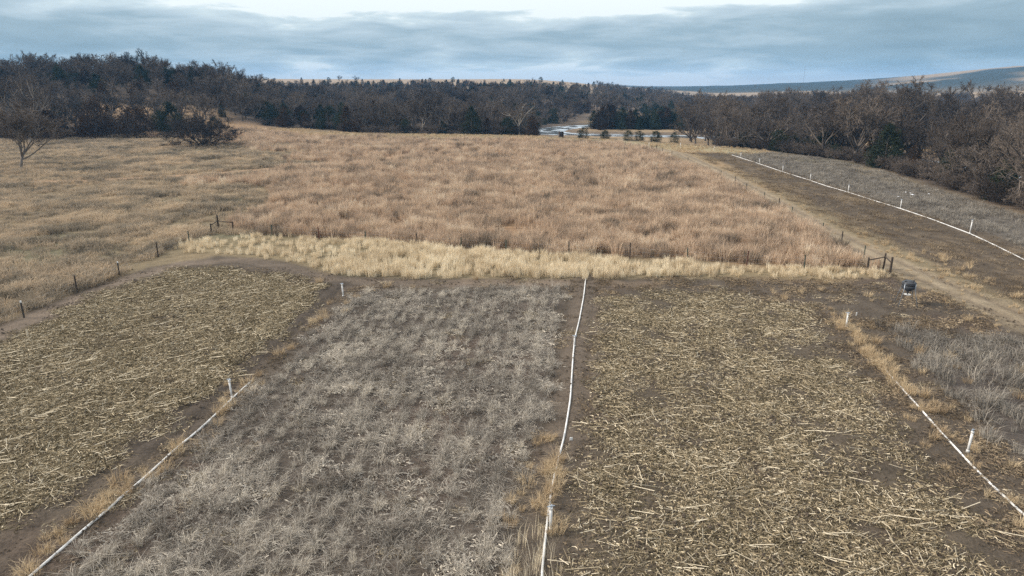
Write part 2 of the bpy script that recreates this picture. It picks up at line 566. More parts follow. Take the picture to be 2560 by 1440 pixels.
    c = lay(c, (0.28, 0.205, 0.125), smoothstep(-10, -40, sb) * smoothstep(0.42, 0.6, vnoise(x, y, 60, 37, 3)) * 0.9)
    c = lay(c, (0.09, 0.07, 0.055), smoothstep(20, 12, poly_dist(x, y, RIVER)) * smoothstep(0, -8, sb) * 0.8)
    c = lay(c, (0.30, 0.215, 0.125), smoothstep(16, 6, poly_dist(x, y, [(10, 372), (40, 392), (75, 420)]) + jit * 3))
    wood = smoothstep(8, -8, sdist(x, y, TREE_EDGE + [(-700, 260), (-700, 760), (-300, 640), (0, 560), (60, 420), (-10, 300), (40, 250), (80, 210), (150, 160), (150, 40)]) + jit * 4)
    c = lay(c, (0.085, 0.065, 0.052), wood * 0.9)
    c = lay(c, (0.24, 0.165, 0.10), smoothstep(16, 6, poly_dist(x, y, [(-190, 256), (-165, 262), (-140, 268), (-120, 272)]) + jit * 2))
    c = lay(c, (0.25, 0.165, 0.095), smoothstep(10, -6, sdist(x, y, [(-108, 222), (-112, 262), (-100, 262), (-78, 246), (-62, 236), (-60, 215)]) + jit))
    ridge = smoothstep(560, 760, y) * (u < 0.4)
    c = lay(c, (0.27, 0.205, 0.145), ridge)
    far_wood = smoothstep(0.46, 0.56, vnoise(x, y, 260, 38, 4)) * smoothstep(1000, 1700, dist) * smoothstep(0.02, 0.2, u)
    c = lay(c, (0.27, 0.20, 0.13), smoothstep(420, 700, dist) * smoothstep(0.2, 0.4, u))
    c = lay(c, (0.035, 0.04, 0.033), far_wood)
    c = lay(c, (0.032, 0.036, 0.03), smoothstep(1400, 1800, dist) * smoothstep(0.12, 0.25, u) * (1 - smoothstep(0.5, 0.62, u + 0.12 * (vnoise(x, y, 500, 39, 2) - 0.5))))
    return np.clip(c, 0.01, 0.9)


def sheet(name, X, Y, Z, mat, keep=None):
    """grid mesh with the land's colour as an attribute"""
    ny, nx = X.shape
    co = np.stack([X, Y, Z], -1).reshape(-1, 3)
    idx = np.arange(nx * ny).reshape(ny, nx)
    q = np.stack([idx[:-1, :-1], idx[:-1, 1:], idx[1:, 1:], idx[1:, :-1]], -1).reshape(-1, 4)
    me = bpy.data.meshes.new(name)
    me.vertices.add(len(co))
    me.vertices.foreach_set('co', co.ravel())
    me.loops.add(len(q) * 4)
    me.loops.foreach_set('vertex_index', q.ravel().astype(np.int32))
    me.polygons.add(len(q))
    me.polygons.foreach_set('loop_start', np.arange(len(q), dtype=np.int32) * 4)
    me.polygons.foreach_set('use_smooth', np.ones(len(q), bool))
    me.update(calc_edges=True)
    c = ground_color(X, Y).reshape(-1, 3)
    a = me.attributes.new('col', 'FLOAT_COLOR', 'POINT')
    a.data.foreach_set('color', np.concatenate([c, np.ones((len(c), 1))], 1).ravel().astype(np.float32))
    me.materials.append(mat)
    return me


def axis(parts):
    out = []
    for a, b, s in parts:
        out.append(np.arange(a, b, s))
    return np.concatenate(out + [np.array([parts[-1][1]])])


def grow(start, stop, step, rate):
    v = [start]
    while v[-1] < stop:
        v.append(v[-1] + step)
        step *= rate
    return np.array(v)


gy = np.concatenate([-grow(20, 4100, 8, 1.5)[::-1], axis([(-12, 14, 2.0), (14, 60, 0.22)]), grow(60.3, 4200, 0.35, 1.022)])
gxr = np.concatenate([np.arange(0, 40, 0.22), grow(40.2, 4150, 0.4, 1.035)])
gx = np.concatenate([-gxr[::-1][:-1], gxr])
GX, GY = np.meshgrid(gx, gy)
GZ = height(GX, GY)
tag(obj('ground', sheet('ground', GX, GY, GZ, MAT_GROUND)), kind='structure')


def resample(line, step):
    P = [Vector((a, b, 0)) for a, b in line]
    out = []
    for a, b in zip(P[:-1], P[1:]):
        n = max(1, int((b - a).length / step))
        out += [a.lerp(b, i / n) for i in range(n)]
    out.append(P[-1])
    for _ in range(3):
        out = [out[0]] + [(out[i - 1] + out[i] * 2 + out[i + 1]) / 4 for i in range(1, len(out) - 1)] + [out[-1]]
    return out


def grid_height(x, y):
    """height of the ground mesh itself (bilinear on its grid)"""
    ix = np.clip(np.searchsorted(gx, x) - 1, 0, len(gx) - 2)
    iy = np.clip(np.searchsorted(gy, y) - 1, 0, len(gy) - 2)
    tx = (x - gx[ix]) / (gx[ix + 1] - gx[ix])
    ty = (y - gy[iy]) / (gy[iy + 1] - gy[iy])
    return (GZ[iy, ix] * (1 - tx) + GZ[iy, ix + 1] * tx) * (1 - ty) + (GZ[iy + 1, ix] * (1 - tx) + GZ[iy + 1, ix + 1] * tx) * ty


def ribbon(name, line, half, step, cross):
    """a worn way: its own sheet lying on the ground"""
    pts = resample(line, step)
    rows_x, rows_y = [], []
    offs = np.linspace(-half, half, cross)
    for i, p in enumerate(pts):
        a = pts[max(0, i - 1)]
        b = pts[min(len(pts) - 1, i + 1)]
        d = (b - a).normalized()
        wob = 0.25 * math.sin(i * 0.9) + 0.2 * math.sin(i * 0.37 + 1)
        o = offs * (1 + 0.12 * wob)
        rows_x.append(p.x + d.y * o)
        rows_y.append(p.y - d.x * o)
    X = np.array(rows_x)
    Y = np.array(rows_y)
    Z = grid_height(X, Y) + 0.012
    return tag(obj(name, sheet(name, X, Y, Z, MAT_GROUND)), kind='structure')


ribbon('dirt_track', TRACK, 2.1, 0.5, 15)
ribbon('field_path', PATH_L, 1.2, 0.4, 9)
ribbon('meadow_trail', TRAIL, 1.0, 0.8, 5)


# ------------------------------------------------------------------ river
def river_mat():
    m = bpy.data.materials.new('icy_water')
    m.use_nodes = True
    t = NT(m.node_tree)
    b = t.n['Principled BSDF']
    ge = t.add('ShaderNodeNewGeometry')
    n = t.noise(ge.outputs['Position'], 0.12, 5.0, 0.6, 0.6)
    f = t.smooth(n, 0.42, 0.5)
    c = t.mix(f, (0.36, 0.42, 0.48, 1), (0.12, 0.135, 0.15, 1))
    t.l.new(c, b.inputs['Base Color'])
    t.put(b.inputs['Roughness'], t.math('SUBTRACT', 0.5, t.math('MULTIPLY', f, 0.4)))
    b.inputs['Specular IOR Level'].default_value = 0.5
    return m


rp = resample(RIVER, 6)
RX, RY = [], []
for i, p in enumerate(rp):
    a = rp[max(0, i - 1)]
    b = rp[min(len(rp) - 1, i + 1)]
    d = (b - a).normalized()
    o = np.linspace(-9.5, 9.5, 5)
    RX.append(p.x + d.y * o)
    RY.append(p.y - d.x * o)
RX = np.array(RX)
RY = np.array(RY)
river = obj('river', sheet('river', RX, RY, np.full(RX.shape, -3.7), river_mat()))
tag(river, kind='structure')

# ================================================================== scattering of vegetation (one object for each mass)
PROTO = {}


def proto_collection(name, meshes):
    c = bpy.data.collections.new(name)
    for i, me in enumerate(meshes):
        o = bpy.data.objects.new('%s_%02d' % (name, i), me)
        c.objects.link(o)
    return c


def scatter_group(coll):
    g = bpy.data.node_groups.new('scatter', 'GeometryNodeTree')
    g.interface.new_socket('Geometry', in_out='INPUT', socket_type='NodeSocketGeometry')
    g.interface.new_socket('Geometry', in_out='OUTPUT', socket_type='NodeSocketGeometry')
    t = NT(g)
    gi = t.add('NodeGroupInput')
    go = t.add('NodeGroupOutput')
    ci = t.add('GeometryNodeCollectionInfo')
    ci.inputs['Collection'].default_value = coll
    ci.inputs['Separate Children'].default_value = True
    ci.inputs['Reset Children'].default_value = True
    ip = t.add('GeometryNodeInstanceOnPoints')
    ip.inputs['Pick Instance'].default_value = True
    ar = t.add('GeometryNodeInputNamedAttribute', data_type='FLOAT_VECTOR')
    ar.inputs['Name'].default_value = 'rot'
    asx = t.add('GeometryNodeInputNamedAttribute', data_type='FLOAT_VECTOR')
    asx.inputs['Name'].default_value = 'scl'
    ai = t.add('GeometryNodeInputNamedAttribute', data_type='INT')
    ai.inputs['Name'].default_value = 'idx'
    er = t.add('FunctionNodeEulerToRotation')
    t.l.new(ar.outputs['Attribute'], er.inputs[0])
    t.l.new(gi.outputs[0], ip.inputs['Points'])
    t.l.new(ci.outputs[0], ip.inputs['Instance'])
    t.l.new(ai.outputs['Attribute'], ip.inputs['Instance Index'])
    t.l.new(er.outputs[0], ip.inputs['Rotation'])
    t.l.new(asx.outputs['Attribute'], ip.inputs['Scale'])
    t.l.new(ip.outputs[0], go.inputs[0])
    return g


def scatter(name, coll, x, y, scl, label, cat, rot=None, rz=None, dz=0.0, sink=0.0, seed=0, idx=None):
    r = np.random.default_rng(seed)
    n = len(x)
    z = grid_height(x, y) + dz - sink
    me = bpy.data.meshes.new(name)
    me.vertices.add(n)
    me.vertices.foreach_set('co', np.stack([x, y, z], -1).ravel())
    if rot is None:
        rot = np.zeros((n, 3))
        rot[:, 0] = r.normal(0, 0.08, n)
        rot[:, 1] = r.normal(0, 0.08, n)
        rot[:, 2] = r.uniform(0, 2 * math.pi, n) if rz is None else rz
    scl = np.asarray(scl)
    if scl.ndim == 1:
        scl = np.repeat(scl[:, None], 3, 1)
    if idx is None:
        idx = r.integers(0, len(coll.objects), n)
    a = me.attributes.new('rot', 'FLOAT_VECTOR', 'POINT')
    a.data.foreach_set('vector', rot.ravel().astype(np.float32))
    a = me.attributes.new('scl', 'FLOAT_VECTOR', 'POINT')
    a.data.foreach_set('vector', scl.ravel().astype(np.float32))
    a = me.attributes.new('idx', 'INT', 'POINT')
    a.data.foreach_set('value', idx.astype(np.int32))
    o = obj(name, me)
    md = o.modifiers.new('scatter', 'NODES')
    md.node_group = scatter_group(coll)
    return tag(o, label, cat, kind='stuff')


def rand_pts(n, box, seed):
    r = np.random.default_rng(seed)
    return r.uniform(box[0], box[1], n), r.uniform(box[2], box[3], n), r


def blades_mesh(name, mat, n, radius, h0, h1, width, lean, seed, droop=0.3, head=0.0):
    """a clump of dry grass: bent tapering ribbons, head = width of the feathery top"""
    r = random.Random(seed)
    V, F = [], []
    for i in range(n):
        a = r.uniform(0, 2 * math.pi)
        rr = radius * math.sqrt(r.random())
        x, y = rr * math.cos(a), rr * math.sin(a)
        la = a + r.uniform(-1.2, 1.2)
        ln = abs(r.gauss(0, lean)) + lean * 0.3
        h = r.uniform(h0, h1)
        w = width * r.uniform(0.7, 1.3)
        fa = r.uniform(0, math.pi)
        wx, wy = math.cos(fa) * w / 2, math.sin(fa) * w / 2
        ca, sa = math.cos(la), math.sin(la)
        p0 = (x, y, 0)
        p1 = (x + ca * ln * h * 0.35, y + sa * ln * h * 0.35, h * 0.6)
        p2 = (x + ca * ln * h * (0.9 + droop), y + sa * ln * h * (0.9 + droop), h * (1 - 0.4 * min(1, ln * droop * 2)))
        b = len(V)
        k = 0.75 + head
        V += [(p0[0] - wx, p0[1] - wy, 0), (p0[0] + wx, p0[1] + wy, 0),
              (p1[0] - wx * k, p1[1] - wy * k, p1[2]), (p1[0] + wx * k, p1[1] + wy * k, p1[2]), p2]
        F += [(b, b + 1, b + 3, b + 2), (b + 2, b + 3, b + 4)]
    return new_mesh(name, V, F, mat)


# ------------------------------------------------------------------ prairie
M_PRAIRIE = plant_mat('prairie_grass', [(0.0, (0.16, 0.135, 0.105)), (0.26, (0.34, 0.265, 0.20)), (0.52, (0.53, 0.395, 0.285)), (0.8, (0.62, 0.485, 0.355)), (1.0, (0.70, 0.595, 0.46))], 8.0, 0.6, 0.3, 0.25, 3.0)
M_MEADOW = plant_mat('meadow_grass', [(0.0, (0.14, 0.125, 0.10)), (0.28, (0.27, 0.23, 0.175)), (0.55, (0.42, 0.34, 0.25)), (0.8, (0.51, 0.40, 0.28)), (1.0, (0.60, 0.48, 0.34))], 9.0, 0.6, 0.3, 0.3, 3.4)
M_STRAW = plant_mat('straw_grass', [(0.0, (0.46, 0.37, 0.25)), (0.5, (0.74, 0.62, 0.44)), (1.0, (0.86, 0.77, 0.60))], 5.0, 0.6, 0.25, 0.4)
M_TUFT = plant_mat('tan_tuft_grass', [(0.0, (0.34, 0.25, 0.16)), (0.5, (0.52, 0.40, 0.255)), (1.0, (0.64, 0.52, 0.35))], 4.0, 0.6, 0.25, 0.4)
M_GREY = plant_mat('grey_stubble', [(0.0, (0.10, 0.085, 0.07)), (0.35, (0.27, 0.24, 0.205)), (0.65, (0.48, 0.435, 0.375)), (1.0, (0.70, 0.63, 0.52))], 3.0, 0.5, 0.15, 0.7)
M_DULL = plant_mat('dull_grey_weed', [(0.0, (0.10, 0.088, 0.075)), (0.4, (0.20, 0.18, 0.155)), (0.75, (0.32, 0.29, 0.25)), (1.0, (0.44, 0.395, 0.33))], 4.0, 0.5, 0.15, 0.6)
M_WEED = plant_mat('brown_weed', [(0.0, (0.09, 0.07, 0.05)), (0.45, (0.19, 0.145, 0.10)), (0.8, (0.31, 0.24, 0.16)), (1.0, (0.44, 0.35, 0.24))], 4.0, 0.6, 0.15, 0.5)
M_CORN = plant_mat('corn_residue', [(0.0, (0.085, 0.07, 0.042)), (0.33, (0.20, 0.162, 0.107)), (0.64, (0.35, 0.282, 0.185)), (0.88, (0.54, 0.45, 0.305)), (1.0, (0.70, 0.61, 0.46))], 2.5, 0.15, 0.1, 1.15, 1.0)

c_prairie = proto_collection('prairie_clump', [blades_mesh('prairie_clump', M_PRAIRIE, 46, 0.30 + 0.03 * s, 0.7, 1.35, 0.022, 0.13 + 0.03 * s, s, 0.25, 0.45) for s in range(7)])
c_meadow = proto_collection('meadow_clump', [blades_mesh('meadow_clump', M_MEADOW, 42, 0.42, 0.25, 0.65, 0.022, 0.45, 20 + s, 0.5, 0.2) for s in range(7)])
c_straw = proto_collection('straw_clump', [blades_mesh('straw_clump', M_STRAW, 40, 0.26, 0.5, 1.0, 0.02, 0.14, 40 + s, 0.3, 0.2) for s in range(6)])
c_tuft = proto_collection('tuft_clump', [blades_mesh('tuft_clump', M_TUFT, 75, 0.16 + 0.02 * s, 0.2, 0.52, 0.012, 0.42, 60 + s, 0.6) for s in range(5)])
c_grey = proto_collection('grey_clump', [blades_mesh('grey_clump', M_GREY, 40, 0.08 + 0.018 * s, 0.22, 0.50 + 0.03 * s, 0.012, 0.18 + 0.09 * s, 80 + s, 0.8) for s in range(8)])
c_dull = proto_collection('dull_clump', [blades_mesh('dull_clump', M_DULL, 34, 0.12 + 0.025 * s, 0.15, 0.4 + 0.04 * s, 0.012, 0.3 + 0.07 * s, 140 + s, 0.7) for s in range(6)])
c_weed = proto_collection('weed_clump', [blades_mesh('weed_clump', M_WEED, 30, 0.35, 0.06, 0.25, 0.014, 0.8, 100 + s, 0.8) for s in range(6)])


def not_near(x, y, line, d):
    return poly_dist(x, y, line) > d


def prairie_sd(x, y):
    # sharp at the fences, ragged where it runs out into the meadow on the left
    wild = smoothstep(-24, -40, x) * smoothstep(76, 84, y)
    return sdist(x, y, PRAIRIE) + (vnoise(x, y, 3, 41, 3) - .5) * (3 + 16 * wild) + (vnoise(x, y, 15, 40, 2) - .5) * 40 * wild


# tall prairie
x, y, r = rand_pts(150000, (-125, 40, 60, 252), 1)
den = np.where(y < 110, 1.0, np.where(y < 150, 0.62, 0.42))
area = 165 * 192
k = (prairie_sd(x, y) < 0) & (r.random(len(x)) < den) & not_near(x, y, TRAIL, 1.5)
gapn = vnoise(x, y, 4.5, 42, 3)
k &= r.random(len(x)) < smoothstep(0.26, 0.42, gapn) * 0.9 + 0.1
x, y = x[k], y[k]
s = (0.42 + 0.95 * vnoise(x, y, 2.2, 43, 3) + r.normal(0, 0.2, len(x)))
s = np.clip(s, 0.3, 1.7)
s = s * np.where(y < 110, 1.0, 1.12)
tag(scatter('prairie_grass', c_prairie, x, y, s, 'tall russet and tan prairie grass filling the fenced field', 'grass', seed=1))

# lower meadow on the left and behind
x, y, r = rand_pts(120000, (-175, -28, 36, 252), 2)
k = (prairie_sd(x, y) > 0) & (sdist(x, y, STRIP) > 0) & not_near(x, y, PATH_L, 1.4) & not_near(x, y, TRAIL, 1.5)
k &= ~inside(x, y, PLOT_A) & (x < -34.5 + np.maximum(0, y - 64) * 3.0) & (y < 216 - 0.0 * x) & ((y > 75) | (x < -34.8))
k &= r.random(len(x)) < np.where(y < 110, 1.0, 0.6) * (0.25 + 0.75 * smoothstep(0.3, 0.5, vnoise(x, y, 5, 44, 3)))
x, y = x[k], y[k]
s = 0.25 + 1.75 * vnoise(x, y, 4, 45, 3) + r.normal(0, 0.15, len(x))
scatter('meadow_grass', c_meadow, x, y, s, 'matted grey green and tan meadow grass left of the fenced prairie', 'grass', seed=2)

# knoll and mown grass at the back
x, y, r = rand_pts(26000, (-130, 66, 170, 265), 3)
k = (poly_dist(x, y, TREE_EDGE) > 1) & (sdist(x, y, PRAIRIE) > 0.5) & (x > -112) & (y > 212 - 0.0 * x) | ((x > 38) & (y > 170) & (x + y < 248))
k &= (sdist(x, y, BOTTOM) > 0) & (sdist(x, y, TREE_EDGE + [(-230, 600), (200, 600), (200, 60)]) > 0) & not_near(x, y, TRACK, 2)
k &= r.random(len(x)) < 0.25 + 0.75 * smoothstep(0.35, 0.6, vnoise(x, y, 7, 46, 3))
x, y = x[k], y[k]
scatter('field_margin_grass', c_tuft, x, y, 0.9 + 0.5 * r.random(len(x)), 'short straw coloured grass on the mown margin below the far trees', 'grass', seed=3)

# pale straw grass along the fence
x, y, r = rand_pts(15000, (-38, 36, 54, 78), 4)
sd = sdist(x, y, STRIP) + (vnoise(x, y, 2.0, 47, 3) - .5) * 1.6
dens = np.where(x < -17, 0.42, np.where(x < 16, 1.0, 0.5))
k = (sd < 0) & (r.random(len(x)) < dens * (0.18 + 0.82 * smoothstep(0.36, 0.52, vnoise(x, y, 1.6, 48, 2)))) & not_near(x, y, PATH_L, 1.3)
k &= not_near(x, y, [(p[0], p[1]) for p in PIPE_C if p[1] < 57], 0.5)
x, y = x[k], y[k]
s = np.where((x > -17) & (x < 18), 1.0, 0.72) * (0.75 + 0.35 * r.random(len(x)))
scatter('straw_grass', c_straw, x, y, s, 'band of tall pale straw grass standing along the front fence', 'grass', seed=4)

# ------------------------------------------------------------------ crop residue
def residue_mesh(name, mat, seed, n_stalk, n_leaf, n_bit, radius, aligned=0.5, smax=1.0, sr=0.013, stub=3):
    r = random.Random(seed)
    m = MB()
    for i in range(n_stalk):
        a = r.gauss(0, aligned)
        L = 0.15 + (smax - 0.15) * r.random() ** 1.8
        rr = radius * math.sqrt(r.random())
        t = r.uniform(0, 6.283)
        cx, cy = rr * math.cos(t), rr * math.sin(t)
        z0 = r.uniform(0.015, 0.06)
        z1 = z0 + r.uniform(-0.02, 0.10)
        dx, dy = math.cos(a) * L / 2, math.sin(a) * L / 2
        m.tube([(cx - dx, cy - dy, z0), (cx + dx, cy + dy, max(0.015, z1))], [sr * r.uniform(0.8, 1.2)] * 2, 3, False)
    for i in range(stub):
        rr = radius * math.sqrt(r.random())
        t = r.uniform(0, 6.283)
        cx, cy = rr * math.cos(t), rr * math.sin(t)
        h = r.uniform(0.1, 0.28)
        m.tube([(cx, cy, -0.02), (cx + r.uniform(-.1, .1), cy + r.uniform(-.1, .1), h)], [sr * 1.1, sr], 3, False)
    for i in range(n_leaf):
        rr = radius * math.sqrt(r.random())
        t = r.uniform(0, 6.283)
        cx, cy = rr * math.cos(t), rr * math.sin(t)
        a = r.gauss(0, aligned * 1.8)
        L = r.uniform(0.15, 0.4)
        w = r.uniform(0.005, 0.012)
        b = len(m.v)
        px, py = -math.sin(a) * w, math.cos(a) * w
        bend = r.uniform(-0.1, 0.1)
        for q in range(4):
            s = q / 3 - 0.5
            ox = math.cos(a) * L * s - math.sin(a) * bend * (1 - 4 * s * s)
            oy = math.sin(a) * L * s + math.cos(a) * bend * (1 - 4 * s * s)
            z = 0.02 + 0.07 * (1 - 4 * s * s) * r.random() + 0.01
            tw = r.uniform(-0.02, 0.02)
            ww = 1.0 if 0 < q < 3 else 0.4
            m.v += [(cx + ox - px * ww, cy + oy - py * ww, z - tw), (cx + ox + px * ww, cy + oy + py * ww, z + tw)]
        for q in range(3):
            m.f.append((b + 2 * q, b + 2 * q + 1, b + 2 * q + 3, b + 2 * q + 2))
    for i in range(n_bit):
        rr = radius * math.sqrt(r.random())
        t = r.uniform(0, 6.283)
        cx, cy = rr * math.cos(t), rr * math.sin(t)
        a = r.uniform(0, 6.283)
        L = r.uniform(0.025, 0.085)
        w = r.uniform(0.007, 0.02)
        z = r.uniform(0.012, 0.05)
        tl = r.uniform(-0.03, 0.03)
        ca, sa = math.cos(a), math.sin(a)
        b = len(m.v)
        m.v += [(cx - ca * L - sa * -w, cy - sa * L + ca * -w, z - tl), (cx + ca * L - sa * -w, cy + sa * L + ca * -w, z),
                (cx + ca * L - sa * w, cy + sa * L + ca * w, z + tl), (cx - ca * L - sa * w, cy - sa * L + ca * w, z)]
        m.f.append((b, b + 1, b + 2, b + 3))
    return m.mesh(name, mat)


c_corn = proto_collection('corn_patch', [residue_mesh('corn_patch', M_CORN, 200 + s, 11, 42, 60, 1.0, 0.6, 1.15, 0.0105) for s in range(12)])
c_grey_lit = proto_collection('grey_litter', [residue_mesh('grey_litter', M_GREY, 230 + s, 6, 26, 14, 0.6, 1.2, 0.45, 0.007, 4) for s in range(8)])
c_weed_lit = proto_collection('weed_litter', [residue_mesh('weed_litter', M_WEED, 250 + s, 5, 22, 20, 0.7, 1.2, 0.4, 0.006, 2) for s in range(6)])


def corn_field(name, plot, box, n, ang, seed, label, lo):
    x, y, r = rand_pts(n, box, seed)
    cc = x * math.cos(ROW) - y * math.sin(ROW)
    v = 0.55 * vnoise(x, y, 2.0, 50 + seed, 3) + 0.45 * vnoise(cc, y * 0.06, 0.9, 58, 2)
    sd = sdist(x, y, plot) + (vnoise(x, y, 1.5, 53, 2) - .5) * 1.4
    k = (r.random(len(x)) < (lo + (1 - lo) * smoothstep(0.36, 0.56, v)) * smoothstep(0.5, -1.3, sd))
    x, y = x[k], y[k]
    rz = ang + r.normal(0, 0.35, len(x)) + np.where(r.random(len(x)) < 0.5, math.pi, 0)
    rot = np.zeros((len(x), 3))
    rot[:, 2] = rz
    return scatter(name, c_corn, x, y, 0.85 + 0.35 * r.random(len(x)), label, 'stubble', rot=rot, dz=0.0, seed=seed)


corn_field('corn_stubble', PLOT_A, (-60, -14, 10, 62), 9200, R(38), 5, 'flattened golden corn stalks and husks in the plot on the left', 0.45)
corn_field('corn_stubble', PLOT_C, (1, 24, 8, 54), 2500, R(10), 6, 'scattered broken corn stalks and husks on soil in the plot right of centre', 0.26)

# grey stubble in rows
def grey_field(name, plot, box, n, seed, label, tall=1.0, lo=0.15, coll=None):
    x, y, r = rand_pts(n, box, seed)
    c = x * math.cos(ROW) - y * math.sin(ROW)
    row = np.round(c / 0.9) * 0.9
    c2 = row + (c - row) * 0.5
    dx = c2 - c
    x = x + dx * math.cos(ROW)
    y = y - dx * math.sin(ROW)
    v = 0.7 * vnoise(x, y, 2.4, 60 + seed, 3) + 0.3 * vnoise(c2, y * 0.06, 0.9, 64, 2)
    k = (sdist(x, y, plot) + (vnoise(x, y, 1.5, 63, 2) - .5) * 1.8 < 0) & (r.random(len(x)) < lo + (1 - lo) * smoothstep(0.36, 0.6, v))
    x, y = x[k], y[k]
    return scatter(name, coll or c_grey, x, y, tall * (0.42 + 1.1 * r.random(len(x)) ** 1.6), label, 'stubble', seed=seed)


grey_field('grey_stubble', PLOT_B, (-18, 6, 8, 56), 17500, 7, 'brittle grey stubble tufts in rows in the middle plot', 0.74, 0.38)
x, y, r = rand_pts(2000, (-18, 6, 8, 56), 8)
k = (sdist(x, y, PLOT_B) + (vnoise(x, y, 1.5, 63, 2) - .5) * 2 < 0) & (r.random(len(x)) < 0.15 + 0.85 * smoothstep(0.36, 0.6, vnoise(x, y, 3, 67, 3)))
scatter('grey_litter', c_grey_lit, x[k], y[k], 0.8 + 0.5 * r.random(k.sum()), 'fallen grey crop litter between the stubble rows of the middle plot', 'litter', seed=8)
grey_field('dead_weeds', PLOT_D, (20, 42, 14, 46), 4200, 9, 'tall bluish grey dead weeds in the corner plot on the right', 1.7, 0.2, c_dull)

# worn ground right of the corn, round the feeder, and the strips by the pipes
x, y, r = rand_pts(9000, (-40, 46, 12, 66), 10)
ok = (sdist(x, y, PLOT_A) > 0.2) & (sdist(x, y, PLOT_B) > 0.1) & (sdist(x, y, PLOT_C) > 0.1) & (sdist(x, y, PLOT_D) > -0.5) & (sdist(x, y, STRIP) > 0.3)
ok &= not_near(x, y, PATH_L, 1.0) & not_near(x, y, TRACK, 1.9) & (x > -34.5) & (x < 39) & (y < 60) & not_near(x, y, PIPE_C, 0.8) & not_near(x, y, [(a - 1.4, b) for a, b in LINE_L], 1.2)
ok &= (r.random(len(x)) < 0.15 + 0.85 * smoothstep(0.42, 0.62, vnoise(x, y, 2.5, 70, 3)))
scatter('weed_litter', c_weed_lit, x[ok], y[ok], 0.8 + 0.5 * r.random(ok.sum()), 'brown weed remains on the bare soil round the crop plots', 'litter', seed=10)

x, y, r = rand_pts(1500, (-36, 40, 12, 58), 17)
ok = (sdist(x, y, STRIP) > 0.3) & (x > -33) & (x < 38) & not_near(x, y, TRACK, 1.5) & (r.random(len(x)) < 0.12 + 0.5 * smoothstep(0.45, 0.65, vnoise(x, y, 2.2, 75, 3)))
scatter('chaff', c_corn, x[ok], y[ok], 0.45 + 0.35 * r.random(ok.sum()), 'thin scatter of pale chaff on the bare soil between the plots', 'chaff', seed=17)

x, y, r = rand_pts(2600, (-40, 46, 12, 66), 12)
ok = (sdist(x, y, PLOT_A) > 0.6) & (sdist(x, y, PLOT_B) > 0.3) & (sdist(x, y, PLOT_C) > 0.6) & (sdist(x, y, STRIP) > -0.5)
ok &= not_near(x, y, PATH_L, 1.2) & not_near(x, y, TRACK, 1.7) & (x > -34.5) & (x < 40) & (y < 60) & not_near(x, y, PIPE_C, 0.9) & not_near(x, y, [(a - 1.4, b) for a, b in LINE_L], 1.0)
ok &= r.random(len(x)) < 0.06 + 0.5 * smoothstep(0.5, 0.7, vnoise(x, y, 3.0, 71, 3))
px, py = list(x[ok]), list(y[ok])


def along(line, n, sig, t0, t1, seed):
    r = random.Random(seed)
    pts = resample(line, 0.3)
    pts = [p for p in pts if t0 <= p.y <= t1]
    for _ in range(n):
        p = r.choice(pts)
        px.append(p.x + r.gauss(0, sig))
        py.append(p.y + r.gauss(0, sig))


along([(a - 0.55, b) for a, b in PIPE_L], 42, 0.3, 14, 25.5, 1)
along([(a + 0.25, b) for a, b in PIPE_L], 20, 0.4, 25, 36, 2)
along([(a + 0.5, b) for a, b in LINE_L], 12, 0.5, 36, 53, 3)
along([(a + 0.1, b) for a, b in LINE_R], 60, 0.35, 15, 46, 4)
along([(a + 0.1, b) for a, b in LINE_R], 45, 0.35, 35, 47, 14)
along([(a + 0.4, b) for a, b in LINE_R], 30, 0.9, 26, 45, 5)
along(PIPE_C, 22, 0.22, 22, 27, 6)
along([(a - 0.8, b) for a, b in PIPE_C], 22, 0.35, 15, 30, 7)
along([(40.8, 48), (40.4, 55), (41.2, 62), (42, 68)], 34, 0.7, 46, 70, 8)
along([(38.0, 47), (37.9, 58), (38.3, 70), (39, 80)], 26, 0.5, 46, 80, 9)
px, py = np.array(px), np.array(py)
rr = np.random.default_rng(13)
scatter('tan_tufts', c_tuft, px, py, 0.7 + 0.9 * rr.random(len(px)) ** 2, 'tufts of tan bunch grass along the white pipes and bare soil', 'grass', seed=13)

x, y, r = rand_pts(9000, (30, 46, 28, 200), 18)
d_ = poly_dist(x, y, TRACK)
ok = (d_ < 3.2) & (r.random(len(x)) < np.where(d_ < 1.3, 0.18, 0.5) * (0.15 + 0.85 * smoothstep(0.42, 0.6, vnoise(x * 3, y, 3.0, 76, 3)))) & (np.abs(d_ - 0.85) > 0.3)
scatter('track_grass', c_tuft, x[ok], y[ok], 0.25 + 0.45 * r.random(ok.sum()), 'worn tan grass growing in and beside the dirt track', 'grass', seed=18)

# upright dry stalks at the foot of the centre pipe
c_stalk = proto_collection('stalk_clump', [blades_mesh('stalk_clump', M_STRAW, 9, 0.30, 0.6, 1.5, 0.016, 0.16, 300 + s, 0.5) for s in range(4)])
x, y, r = rand_pts(70, (-0.3, 1.6, 15, 21.8), 14)
scatter('dry_stalks', c_stalk, x, y, 0.55 + 0.4 * r.random(len(x)), 'thin upright dry weed stalks crowding the near end of the centre pipe', 'weeds', seed=14)

